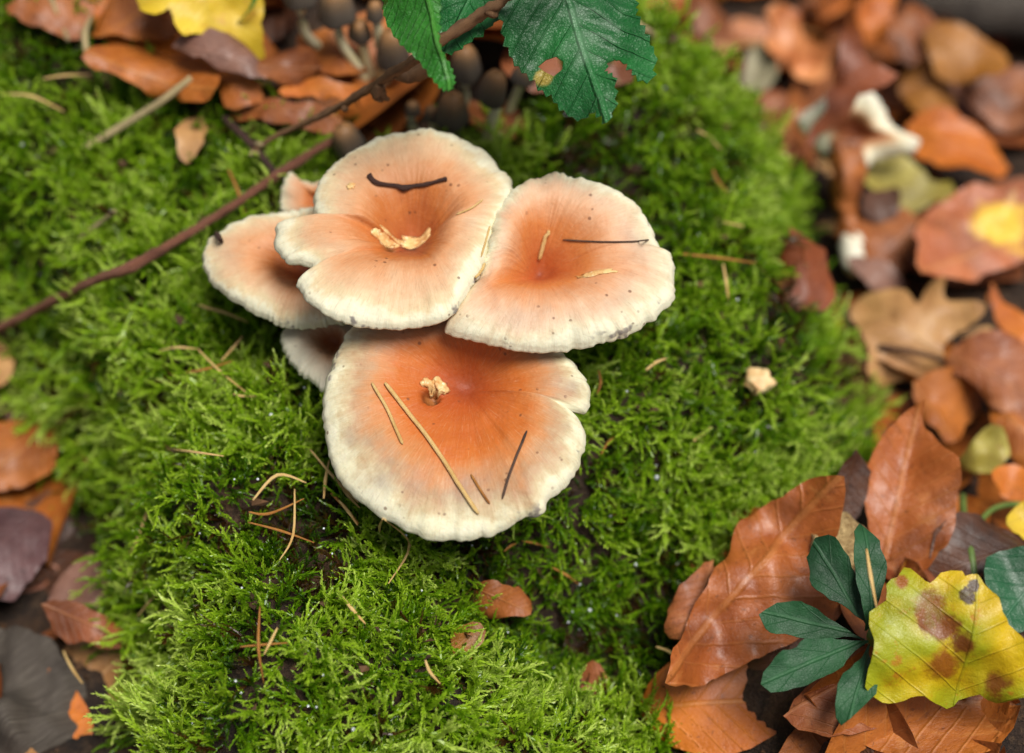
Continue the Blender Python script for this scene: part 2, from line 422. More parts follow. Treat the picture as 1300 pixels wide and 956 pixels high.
def big_mushroom(label, outline, centre, z, tilt, side, mat, base, dip=0.006, crest=0.004, crest_u=0.6, rear=0.0, wav=0.0015, stem_r=0.0042, seed=1, pits=(), furrows=(), group='clustered mushrooms with orange caps', name='mushroom', stem=True, N=420):
    """outline: photo pixels of the cap margin; the cap lies in a tilted plane at height z"""
    P = on_z(*centre, z)
    n = Vector((math.sin(rad(side)), -math.sin(rad(tilt)), math.cos(rad(tilt)) * math.cos(rad(side)))).normalized()
    e1 = (RIGHT - n * RIGHT.dot(n)).normalized(); e2 = n.cross(e1)
    pts = catmull([(a, b, 0) for a, b in outline], 5, True)
    poly = []
    for p in pts:
        q = on_plane(p.x, p.y, P, n) - P; poly.append((q.dot(e1), q.dot(e2)))
    R = polar_radius(poly, N)
    th = np.linspace(0, 2 * math.pi, N, endpoint=False)
    r0 = np.random.default_rng(seed)
    # ragged, scalloped margin
    jit = 0.00035 * vnoise(th * 14 + seed, th * 0 + seed) * 2 + 0.0003 * vnoise(th * 32 + seed * 3, th * 0 + 2.0) * 2
    R = R + jit
    rm = R.mean()
    us = 1 - (1 - np.linspace(0, 1, 44)) ** 1.25
    U, TH = np.meshgrid(us, th, indexing='ij')
    RR = U * R[None, :]
    X = RR * np.cos(TH); Y = RR * np.sin(TH)
    # profile over the margin plane: sunk middle, swollen flank, rolled margin
    flank = np.where(U < crest_u, np.cos((U / crest_u - 1) * math.pi) * 0.5 + 0.5, np.sqrt(np.clip(1 - ((U - crest_u) / (1 - crest_u)) ** 2.2, 0, 1)))
    mid = -dip
    Z = np.where(U < crest_u, mid + (crest - mid) * flank, crest * flank)
    Z = Z + rear * np.sin(TH) * U ** 1.5                 # back raised, front lowered
    w = wav * (np.sin(3 * TH + seed) + 0.7 * np.sin(5 * TH + seed * 2.3)) * sstep(0.35, 1, U)
    Z = Z + w + 0.0012 * fbm(X + seed, Y, 0.012, 3) * sstep(0.02, 0.3, U)
    Z = Z + 0.0005 * vnoise(TH * 5 + seed, U * 2.5 + seed) * sstep(0.3, 0.8, U)   # radial creases
    Z = Z + 0.0004 * vnoise(TH * 17 + seed, U * 4) * sstep(0.70, 0.95, U)
    for (f0, f1, fd, fw) in furrows:
        a_ = on_plane(*f0, P, n) - P; b_ = on_plane(*f1, P, n) - P
        ax, ay, bx, by = a_.dot(e1), a_.dot(e2), b_.dot(e1), b_.dot(e2); dx, dy = bx - ax, by - ay
        tt = np.clip(((X - ax) * dx + (Y - ay) * dy) / (dx * dx + dy * dy), 0, 1)
        dd = np.hypot(X - ax - tt * dx, Y - ay - tt * dy)
        Z = Z - fd * np.exp(-(dd / fw) ** 2) * (1 - .6 * tt)
    fl = np.zeros_like(Z)
    for (ppx, ppy, pr, pd) in pits:
        q = on_plane(ppx, ppy, P, n) - P; d = np.hypot(X - q.dot(e1), Y - q.dot(e2) )
        g = sstep(pr * 1.15, pr * 0.55, d); Z = Z - pd * g; fl = np.maximum(fl, g)
    wp = lambda x, y, zz: P + e1 * float(x) + e2 * float(y) + n * float(zz)
    V = []; F = []; UA = []; PA = []; FA = []
    nr = len(us)
    def addring(x, y, zz, u, f=None):
        for k in range(N):
            V.append(wp(x[k], y[k], zz[k])); UA.append(u); PA.append((math.cos(th[k]) * 9, math.sin(th[k]) * 9, u * 2.2)); FA.append(f[k] if f is not None else 0)
    for i in range(nr): addring(X[i], Y[i], Z[i], us[i], fl[i])
    c, s = np.cos(th), np.sin(th)
    # rounded lip, then turned under
    for rr, dz in ((0.0003, -0.0005), (0.0001, -0.0011), (-0.0010, -0.0015), (-0.0024, -0.0013)):
        addring((R + rr) * c, (R + rr) * s, Z[-1] + dz, 1.0)
    for i in range(nr + 3):
        for k in range(N):
            k2 = (k + 1) % N
            F.append((i * N + k, i * N + k2, (i + 1) * N + k2, (i + 1) * N + k))
    root = empty(name, base)
    tag(root, label, 'mushroom', group)
    m2 = mesh('cap', V, F)
    attr(m2, 'u', UA); attr(m2, 'polar', PA, 'FLOAT_VECTOR'); attr(m2, 'flesh', FA)
    link('cap', m2, mat, root)
    CAPS.append(BVHTree.FromPolygons(V, F))
    # gills: pleated underside from the lip to the stem
    V = []; F = []
    ug = [1.0, 0.9, 0.7, 0.45, 0.22, 0.10]
    for j, ub in enumerate(ug):
        zi = np.array([np.interp(ub, us, Z[:, k]) for k in range(N)])
        rr = np.maximum(R * ub - (0.0022 if j == 0 else 0), 0.0015)
        thick = 0.0011 + 0.0075 * (1 - ub) ** 1.1 + (0.0022 if 0 < j < 5 else 0) * (np.arange(N) % 4 < 2)
        for k in range(N): V.append(wp(rr[k] * c[k], rr[k] * s[k], zi[k] - thick[k]))
    for i in range(len(ug) - 1):
        for k in range(N):
            k2 = (k + 1) % N
            F.append((i * N + k, (i + 1) * N + k, (i + 1) * N + k2, i * N + k2))
    link('gills', mesh('gills', V, F), M_GILL, root)
    if stem:
        top = P - n * (dip + 0.0085); b = Vector(base)
        midp = top.lerp(b, 0.5) - n * 0.003 + Vector((0, 0, -0.002))
        tube('stem', [top, midp, b, b - Vector((0, 0, 0.004))], [stem_r * 0.85, stem_r, stem_r * 1.1, stem_r * 1.2], M_STEM, root, 14, 8, 0.12)
    return root, P, n

base0 = hit(565, 400)
def bb(dx, dy):
    x, y = base0.x + dx, base0.y + dy; return Vector((x, y, hz(x, y) - 0.003))
OUT_A = [(402, 279), (399, 255), (405, 230), (420, 208), (445, 190), (475, 177), (510, 170), (545, 168), (580, 173), (605, 183), (625, 197), (634, 211), (646, 221), (653, 240), (650, 258), (640, 270), (630, 285), (622, 310), (618, 325), (610, 345), (600, 362), (590, 378), (580, 395), (568, 405), (545, 409), (520, 412), (490, 414), (460, 414), (435, 409), (410, 400), (395, 388), (385, 375), (377, 364), (390, 362), (396, 352), (394, 342), (385, 337), (368, 335), (358, 325), (350, 315), (349, 300), (354, 285), (370, 281), (396, 282)]
OUT_C = [(567, 410), (575, 390), (590, 370), (600, 354), (612, 336), (620, 312), (624, 287), (632, 265), (648, 247), (665, 236), (690, 229), (700, 226), (725, 230), (755, 240), (785, 253), (810, 272), (828, 295), (840, 315), (853, 321), (857, 345), (855, 372), (842, 392), (820, 410), (795, 424), (765, 433), (735, 437), (700, 440), (660, 440), (625, 433), (595, 424), (575, 417)]
OUT_D = [(412, 545), (411, 515), (416, 485), (424, 460), (436, 435), (446, 418), (470, 404), (520, 395), (580, 390), (640, 395), (690, 420), (715, 450), (735, 470), (748, 488), (747, 505), (742, 522), (728, 519), (711, 510), (724, 520), (736, 533), (742, 553), (740, 575), (730, 598), (715, 620), (695, 640), (691, 653), (670, 658), (640, 672), (605, 682), (570, 684), (535, 680), (500, 664), (465, 642), (440, 618), (422, 590)]
OUT_B = [(257, 335), (259, 318), (268, 305), (285, 290), (305, 280), (330, 272), (360, 268), (400, 266), (430, 290), (450, 330), (455, 390), (445, 411), (420, 414), (385, 414), (355, 409), (325, 398), (300, 385), (278, 367), (263, 350)]
OUT_E = [(358, 432), (362, 418), (372, 408), (400, 400), (440, 405), (462, 430), (450, 470), (420, 497), (400, 487), (380, 472), (366, 455)]
OUT_F = [(357, 268), (359, 245), (370, 219), (382, 230), (410, 232), (430, 250), (425, 280), (395, 276), (375, 274)]
M_A = big_mushroom('wide wavy orange cap with a bitten notch and dark twig lying on it', OUT_A, (522, 288), 0.052, 4, 0, mat_cap('cap_skin_a', CAP_STD, 0.25, 0.0), bb(-0.004, 0.004), dip=0.0065, crest=0.0042, crest_u=0.58, rear=-0.0010, wav=0.0010, seed=3, stem_r=0.005, furrows=[((525, 272), (440, 328), .0030, .0045), ((525, 272), (590, 250), .0016, .005), ((530, 280), (560, 350), .0010, .006)], pits=[(492, 300, 0.0022, 0.0012)])
M_C = big_mushroom('smooth pinkish orange cap with a short pale needle standing in its middle', OUT_C, (688, 322), 0.049, 8, 4, mat_cap('cap_skin_c', CAP_PINK, 0.30, 3.0), bb(0.012, 0.003), dip=0.0055, crest=0.0048, crest_u=0.66, rear=0.0015, wav=0.0010, seed=5, stem_r=0.005, furrows=[((690, 322), (612, 352), .0034, .0042), ((690, 320), (790, 318), .0014, .005), ((690, 320), (680, 250), .0012, .006)])
M_D = big_mushroom('large deep orange cap with a torn hole and long pine needles on it', OUT_D, (592, 480), 0.033, 14, 0, mat_cap('cap_skin_d', CAP_DEEP, 0.75, 7.0), bb(0.002, -0.012), dip=0.0035, crest=0.0042, crest_u=0.70, rear=-0.0005, wav=0.0009, seed=11, stem_r=0.005, furrows=[((595, 478), (690, 452), .0022, .006), ((590, 480), (470, 470), .0012, .008), ((590, 480), (620, 600), .0010, .008)], pits=[(546, 500, 0.0026, 0.0040)])
M_B = big_mushroom('half hidden orange cap with cream margin under the notched cap', OUT_B, (398, 335), 0.034, 10, -4, mat_cap('cap_skin_b', CAP_STD, 0.30, 11.0), bb(-0.013, 0.002), dip=0.005, crest=0.004, crest_u=0.6, wav=0.0009, seed=17, stem_r=0.0042)
M_E = big_mushroom('small greyish cap tucked beneath the larger caps', OUT_E, (425, 432), 0.021, 14, -8, mat_cap('cap_skin_e', CAP_GREY, 0.6, 15.0), bb(-0.014, -0.009), dip=0.002, crest=0.003, crest_u=0.5, wav=0.0005, seed=21, stem_r=0.003, N=240)
M_F = big_mushroom('small pointed pale orange cap behind the half hidden one', OUT_F, (405, 256), 0.030, 20, -15, mat_cap('cap_skin_f', CAP_PINK, 0.3, 19.0), bb(-0.020, 0.014), dip=0.002, crest=0.002, crest_u=0.5, wav=0.0006, seed=25, stem_r=0.003, N=240)

def lump(name, px, py, rx, ry, rz, mat, parent, seed, ang=0.0, sink=0.3, lift=0.0, ico=3):
    """irregular little lump resting on a cap or on the moss"""
    p = hit_any(px, py, lift)
    bm = bmesh.new(); bmesh.ops.create_icosphere(bm, subdivisions=ico, radius=1)
    for v in bm.verts:
        k = 1 + 0.55 * noise.noise(v.co * 1.6 + Vector((seed, 0, 0))) + 0.25 * noise.noise(v.co * 4 + Vector((0, seed, 0)))
        v.co = Vector((v.co.x * rx * k, v.co.y * ry * k, v.co.z * rz * k))
    bmesh.ops.rotate(bm, verts=bm.verts, cent=(0, 0, 0), matrix=Matrix.Rotation(ang, 3, 'Z'))
    if parent is not None:
        for v in bm.verts:                       # drape over the cap
            best = None
            for b in CAPS:
                h = b.ray_cast(p + Vector((v.co.x, v.co.y, .02)), Vector((0, 0, -1)), .04)
                if h[0] is not None and (best is None or h[0].z > best): best = h[0].z
            dz = max(-.004, min(.004, (best - p.z))) if best is not None else 0
            v.co.z += dz
    bmesh.ops.translate(bm, verts=bm.verts, vec=p + Vector((0, 0, rz * (1 - 2 * sink))))
    m2 = bpy.data.meshes.new(name); bm.to_mesh(m2); bm.free()
    return link(name, m2, mat, parent)
lump('torn_flesh', 558, 493, 0.0020, 0.0022, 0.0016, M_FLESH, M_D[0], 2.0, 0.3)
lump('torn_flesh', 543, 488, 0.0018, 0.0013, 0.0012, M_FLESH, M_D[0], 5.0, 0.1)
lump('torn_flesh', 528, 311, 0.0046, 0.0022, 0.0004, M_FLESH, M_A[0], 9.0, 0.25)
lump('torn_flesh', 490, 302, 0.0034, 0.0020, 0.0003, M_FLESH, M_A[0], 13.0, 0.3)
lump('torn_flesh', 756, 347, 0.0052, 0.0010, 0.0004, M_FLESH, M_C[0], 15.0, -0.08)
lump('torn_flesh', 446, 237, 0.0012, 0.0012, 0.0005, M_FLESH, M_A[0], 18.0, 0.0)

# ------------------------------------------------------------------ moss: one object, sprigs instanced on scattered points
M_MOSS = mat_moss()
def sprig_mesh(seed, L=0.014, nb=7, spread=0.9, droop=0.4):
    r = random.Random(seed); V = []; F = []; T = []
    def leafy(p0, d0, length, bend, t0, t1, lw, ll):
        """a shoot densely clad in small pointed leaves; returns points on it"""
        n = max(5, int(length / 0.00052)); d = d0.normalized(); p = p0.copy(); pts = []
        st = length / n; ang = r.random() * 6.28; prev = None
        for i in range(n):
            f = i / (n - 1); d = (d + bend * (st / length) + Vector((r.gauss(0, .05), r.gauss(0, .05), r.gauss(0, .05)))).normalized(); p = p + d * st; pts.append((p.copy(), d.copy(), f))
            tt = t0 + (t1 - t0) * f
            a = d.orthogonal().normalized(); b = d.cross(a)
            if i % 3 == 0 or i == n - 1:
                cr = 0.00034 * (1 - .5 * f); b0 = len(V)
                for k in range(3): V.append(p + a * math.cos(k * 2.094) * cr + b * math.sin(k * 2.094) * cr); T.append(tt * .75)
                if prev is not None:
                    for k in range(3): F.append((prev + k, prev + (k + 1) % 3, b0 + (k + 1) % 3, b0 + k))
                prev = b0
            ang += 2.3 + r.uniform(-.3, .3)
            o = a * math.cos(ang) + b * math.sin(ang)
            sz = (0.70 + 0.40 * math.sin(math.pi * min(f + .2, 1))) * r.uniform(.8, 1.25)
            ld = (d * 1.0 + o * (0.62 - 0.30 * f)).normalized()
            w = ld.cross(o).normalized() * lw * sz
            base = len(V)
            V.extend([p, p + ld * ll * sz * .40 + w + o * 0.00012, p + ld * ll * sz + o * .0001, p + ld * ll * sz * .40 - w + o * 0.00012])
            T.extend([tt * .65, tt * .9, min(1, tt * 1.0 + .25), tt * .9])
            F.append((base, base + 1, base + 2)); F.append((base, base + 2, base + 3))
        return pts
    az = r.random() * 6.28
    hd = Vector((math.cos(az), math.sin(az), 0))
    main = leafy(Vector((0, 0, -0.002)), Vector((0, 0, 1)) + hd * 0.25, L, hd * spread - Vector((0, 0, droop)), 0.0, 0.9, 0.00040, 0.0017)
    perp = hd.cross(Vector((0, 0, 1)))
    for k in range(nb):
        f = 0.22 + 0.70 * k / nb; p, d, _ = main[int(f * (len(main) - 1))]
        s = r.choice((-1, 1))
        bd = d * r.uniform(.3, 1.0) + perp * s * r.uniform(.2, 1.0) + Vector((r.uniform(-.5, .5), r.uniform(-.5, .5), r.uniform(-.2, .6)))
        bl = L * r.uniform(.18, .60) * (1.15 - .6 * f)
        leafy(p, bd, bl, d * 0.6 + Vector((0, 0, r.uniform(-.5, .3))), 0.25 + .4 * f, 1.0, 0.00036, 0.0015)
    me = mesh('moss_sprig', V, F); attr(me, 'tip', T)
    me.materials.append(M_MOSS)
    o = bpy.data.objects.new('moss_sprig', me)
    return o
SPRIGS = [sprig_mesh(40 + k, L=[.015, .018, .011, .019, .010, .016, .020, .013][k], nb=[5, 7, 2, 6, 1, 3, 5, 4][k], spread=[.9, .5, 1.2, .8, .3, 1.0, .7, 1.4][k], droop=[.4, .2, .8, .6, .0, .5, .9, .7][k]) for k in range(8)]

STEP = 0.0023
xs = np.arange(-0.30, 0.27, STEP); ys = np.arange(-0.15, 0.27, STEP)
PX_, PY_ = np.meshgrid(xs, ys); PX_ = PX_.ravel(); PY_ = PY_.ravel()
PX_ = PX_ + rng.uniform(-.9, .9, PX_.size) * STEP; PY_ = PY_ + rng.uniform(-.9, .9, PY_.size) * STEP
sdm = poly_sd(MOSS, PX_, PY_) + 0.007 * fbm(PX_, PY_, 0.02, 3)
clump = fbm(PX_ + 5, PY_ + 2, 0.022, 3)
fine = fbm(PX_ + 9, PY_ + 7, 0.007, 2)
bald = (clump + 0.5 * fine < -0.36) & (rng.random(PX_.size) < .85)
keep = (sdm > -0.002) & (bald | (clump + 0.5 * fine > -0.46 + 0.15 * rng.random(PX_.size)) | (hgauss(PX_, PY_, 705, 800, -0.02, 0.045) > .2))
PX_, PY_, clump, fine, sdm, bald = PX_[keep], PY_[keep], clump[keep], fine[keep], sdm[keep], bald[keep]
PZ_ = height(PX_, PY_)
e = 0.003
NX = -(height(PX_ + e, PY_) - height(PX_ - e, PY_)) / (2 * e); NY = -(height(PX_, PY_ + e) - height(PX_, PY_ - e)) / (2 * e)
# keep sprigs out of the mushroom caps above them
free = np.ones(PX_.size, bool); shade_h = np.full(PX_.size, 1.0)
for i in range(PX_.size):
    if abs(PX_[i]) < 0.1 and abs(PY_[i]) < 0.1:
        o_ = Vector((PX_[i], PY_[i], PZ_[i] - .003))
        for b in CAPS:
            h_ = b.ray_cast(o_, Vector((0, 0, 1)), 0.1)
            if h_[0] is not None: shade_h[i] = min(shade_h[i], h_[3])
free = shade_h > 0.016
sel = np.flatnonzero(free)
pv, rot, scl, tone, vid = [], [], [], [], []
pit_c = on_z(705, 800, -0.03)
hang = px_poly([(830, 480), (1110, 400), (1120, 520), (1000, 610), (900, 660), (850, 760), (820, 800), (690, 700), (760, 600)], -0.005)
hsd = poly_sd(hang, PX_, PY_)
nr_ = random.Random(5)
for i in sel:
    nrm = Vector((NX[i], NY[i], 1)); dn = Vector((NX[i], NY[i], 0))
    sl = dn.length
    if sl > 1e-6: dn.normalize()
    hg = float(sstep(-0.005, 0.02, hsd[i]))
    d = nrm.normalized() * (0.75 - .3 * hg) + dn * min(sl, 1.2) * 0.4 + Vector((nr_.gauss(0, .55), nr_.gauss(0, .55), 0)) + Vector((0.15, -0.55, -.1)) * hg
    q = d.normalized().to_track_quat('Z', 'Y').to_matrix() @ Matrix.Rotation(nr_.random() * 6.283, 3, 'Z')
    ee = q.to_euler()
    pit = math.exp(-((PX_[i] - pit_c.x) ** 2 + (PY_[i] - pit_c.y) ** 2) / 0.030 ** 2)
    pv.append((PX_[i], PY_[i], PZ_[i])); rot.append(tuple(ee))
    sc_ = (0.80 + 0.5 * clump[i] + nr_.uniform(-.15, .25)) * (1 - .2 * pit)
    if shade_h[i] < .03: sc_ *= .7
    scl.append(max(.4, sc_))
    tone.append(min(1, max(0, 0.49 + 0.75 * clump[i] + .40 * fine[i] + nr_.uniform(-.30, .30) - .12 * pit)))
    if nr_.random() < .05 or (bald[i] and nr_.random() < .7): tone[-1] = nr_.uniform(-.5, 0)
    vid.append(nr_.choice([1, 6, 3, 0]) if hg > .5 else nr_.randrange(8))
mp = bpy.data.meshes.new('moss'); mp.from_pydata(pv, [], []); mp.update()
attr(mp, 'rot', rot, 'FLOAT_VECTOR'); attr(mp, 'scl', scl); attr(mp, 'tone', tone)
ia = mp.attributes.new('vid', 'INT', 'POINT'); ia.data.foreach_set('value', vid)
moss = bpy.data.objects.new('moss', mp); COL.objects.link(moss); mp.materials.append(M_MOSS)
tag(moss, 'bright green feathery moss carpeting the mound', 'moss', kind='stuff')
gt = bpy.data.node_groups.new('moss_scatter', 'GeometryNodeTree')
gt.interface.new_socket('Geometry', in_out='INPUT', socket_type='NodeSocketGeometry')
gt.interface.new_socket('Geometry', in_out='OUTPUT', socket_type='NodeSocketGeometry')
gi = gt.nodes.new('NodeGroupInput'); go = gt.nodes.new('NodeGroupOutput')
iop = gt.nodes.new('GeometryNodeInstanceOnPoints'); g2i = gt.nodes.new('GeometryNodeGeometryToInstance')
for s_ in reversed(SPRIGS):
    oi = gt.nodes.new('GeometryNodeObjectInfo'); oi.inputs['Object'].default_value = s_
    gt.links.new(oi.outputs['Geometry'], g2i.inputs[0])
def named(nm, ty):
    a = gt.nodes.new('GeometryNodeInputNamedAttribute'); a.data_type = ty; a.inputs['Name'].default_value = nm
    return [o for o in a.outputs if o.enabled][0]
g2 = gt.nodes.new('GeometryNodeJoinGeometry')
gt.nodes.remove(g2i)
for nd in [n_ for n_ in gt.nodes if n_.bl_idname == 'GeometryNodeObjectInfo']:
    nd.inputs['As Instance'].default_value = True
    gt.links.new(nd.outputs['Geometry'], g2.inputs[0])
gt.links.new(gi.outputs[0], iop.inputs['Points']); gt.links.new(g2.outputs[0], iop.inputs['Instance'])
iop.inputs['Pick Instance'].default_value = True
gt.links.new(named('vid', 'INT'), iop.inputs['Instance Index'])
gt.links.new(named('rot', 'FLOAT_VECTOR'), iop.inputs['Rotation'])
gt.links.new(named('scl', 'FLOAT'), iop.inputs['Scale'])
gt.links.new(iop.outputs[0], go.inputs[0])
md = moss.modifiers.new('scatter', 'NODES'); md.node_group = gt
print('moss sprigs', len(pv))

# ------------------------------------------------------------------ traced leaves
def leaf_plane(outline, lift, tilt, side, z=None):
    cx = sum(p[0] for p in outline) / len(outline); cy = sum(p[1] for p in outline) / len(outline)
    P = on_z(cx, cy, z) if z is not None else hit(cx, cy, lift)
    n = Vector((math.sin(rad(side)), -math.sin(rad(tilt)), math.cos(rad(tilt)) * math.cos(rad(side)))).normalized()
    return P, n
def serrate(poly, step, amp, r):
    """saw teeth along a 2D outline"""
    out = []; N = len(poly)
    for i in range(N):
        a = Vector(poly[i]); b = Vector(poly[(i + 1) % N]); L = (b - a).length
        if L < 1e-7: continue
        k = max(1, round(L / step)); t = (b - a) / L; nn = Vector((t.y, -t.x))
        for j in range(k):
            out.append(tuple(a + (b - a) * (j / k)))
            out.append(tuple(a + (b - a) * ((j + .72) / k) + nn * amp * r.uniform(.6, 1.3)))
    return out
def area2(p): return sum(p[i][0] * p[(i + 1) % len(p)][1] - p[(i + 1) % len(p)][0] * p[i][1] for i in range(len(p)))
def traced_leaf(name, outline, mat, lift=0.004, tilt=0, side=0, z=None, midrib=None, fold=0.0, curl=0.0, bend=0.0, wave=0.0015, pleat=0.0005, nv=9, thick=0.0004, parent=None, holes=(), teeth=None, smooth=2, res=0.0022, seed=None, twist=0.0, raw=False, still=False):
    seed = seed if seed is not None else abs(int(outline[0][0] * 13 + outline[0][1] * 7)) % 997
    r = random.Random(seed)
    P, n = leaf_plane(outline, lift, tilt, side, z)
    if midrib is None:
        far = max(((a, b) for a in outline for b in outline), key=lambda ab: (ab[0][0] - ab[1][0]) ** 2 + (ab[0][1] - ab[1][1]) ** 2); midrib = far
    A = on_plane(*midrib[0], P, n); B = on_plane(*midrib[1], P, n)
    ex = (B - A).normalized(); ey = n.cross(ex); LL = (B - A).length
    if smooth > 1: outline = [(p.x, p.y) for p in catmull([(a, b, 0) for a, b in outline], smooth, True)]
    def loc(px, py):
        q = on_plane(px, py, P, n) - A; return (q.dot(ex), q.dot(ey))
    poly = [loc(*p) for p in outline]
    if area2(poly) < 0: poly.reverse()
    if teeth: poly = serrate(poly, teeth[0], teeth[1], r)
    else:
        pp_ = []
        for i in range(len(poly)):
            a, b = poly[i], poly[(i + 1) % len(poly)]; k = max(1, int(math.hypot(b[0] - a[0], b[1] - a[1]) / 0.0016))
            for j in range(k):
                q = (a[0] + (b[0] - a[0]) * j / k, a[1] + (b[1] - a[1]) * j / k)
                g1 = float(fbm(np.array([q[0] + seed]), np.array([q[1]]), 0.009, 3)[0]); g2 = float(fbm(np.array([q[0]]), np.array([q[1] + seed]), 0.009, 3)[0])
                pp_.append((q[0] + .0034 * g1, q[1] + .0034 * g2))
        poly = pp_
    pa = np.array(poly)
    xs_ = np.arange(pa[:, 0].min(), pa[:, 0].max(), res); ys_ = np.arange(pa[:, 1].min(), pa[:, 1].max(), res)
    gx_, gy_ = np.meshgrid(xs_, ys_); gx_[1::2] += res / 2
    s_ = poly_sd(poly, gx_, gy_); ok = s_ > res * .45
    pts = [Vector(p) for p in poly] + [Vector((a, b)) for a, b in zip(gx_[ok], gy_[ok])]
    m = len(poly); edges = [(i, (i + 1) % m) for i in range(m)]
    hp = []
    for h in holes:
        q = [loc(*p) for p in h]; hp.append(q); b0 = len(pts); pts += [Vector(p) for p in q]; edges += [(b0 + i, b0 + (i + 1) % len(q)) for i in range(len(q))]
    vo, _, fo, *_ = delaunay_2d_cdt(pts, edges, [], 1, 1e-7)
    vx = np.array([(v.x, v.y) for v in vo])
    cen = np.array([vx[list(f)].mean(0) for f in fo])
    good = poly_sd(poly, cen[:, 0], cen[:, 1]) > 0
    for q in hp: good &= poly_sd(q, cen[:, 0], cen[:, 1]) < 0
    fo = [f for f, g in zip(fo, good) if g]
    X, Y = vx[:, 0], vx[:, 1]
    half = max(1e-4, np.percentile(abs(Y), 95)); t = Y / half; s = X / LL
    cdir = r.choice((-1, 1, 1)) if curl < .5 else 1
    curl = curl * (.55 if curl < .5 else 1) * cdir
    if not still: twist = twist + r.uniform(-.7, .7); bend = bend + r.uniform(-.14, .14)
    wave = wave * 1.6
    ph = r.uniform(-.4, .4); tc = np.clip(t + ph * s, -1.4, 1.4)
    Z = fold * abs(Y) + curl * half * (1 - tc * tc) + bend * LL * (1 - (2 * s - 1) ** 2) + twist * Y * (2 * s - 1)
    Z = Z + wave * 2 * fbm(X + seed, Y + seed * .3, 0.02, 3)
    edge_ = np.exp(-np.maximum(poly_sd(poly, X, Y), 0) / 0.004)
    Z = Z + 0.0011 * fbm(X + seed * 2.0, Y, 0.0065, 2) * min(1, half / .006)
    Z = Z + edge_ * 0.0035 * fbm(X * 1.3 + seed, Y * 1.3, 0.011, 3)
    w = (s - abs(Y) / LL * .9) * nv
    Z = Z + pleat * (abs((w % 1) - .5) * 2 - .5) * np.clip(abs(t) * 3, 0, 1)
    top = [A + ex * float(x) + ey * float(y) + n * float(zz) for x, y, zz in zip(X, Y, Z)]
    if raw: return top, fo
    # closed shell: top, bottom and rim
    nvx = len(top); V = top + [p - n * thick for p in top]
    F = [tuple(f) for f in fo] + [tuple(i + nvx for i in f[::-1]) for f in fo]
    cnt = {}
    for f in fo:
        for i in range(len(f)):
            a, b = f[i], f[(i + 1) % len(f)]; cnt[(a, b)] = 1
    for (a, b) in cnt:
        if (b, a) not in cnt: F.append((b, a, a + nvx, b + nvx))
    used = sorted({i for f in F for i in f}); mp_ = {o: i for i, o in enumerate(used)}
    V = [V[i] for i in used]; F = [tuple(mp_[i] for i in f) for f in F]
    me = mesh(name, V, F)
    uvs = np.stack([s, Y / LL], -1); uvs = np.concatenate([uvs, uvs])[used]
    set_uv(me, uvs)
    o = link(name, me, mat, parent); me.set_sharp_from_angle(angle=rad(48)); return o

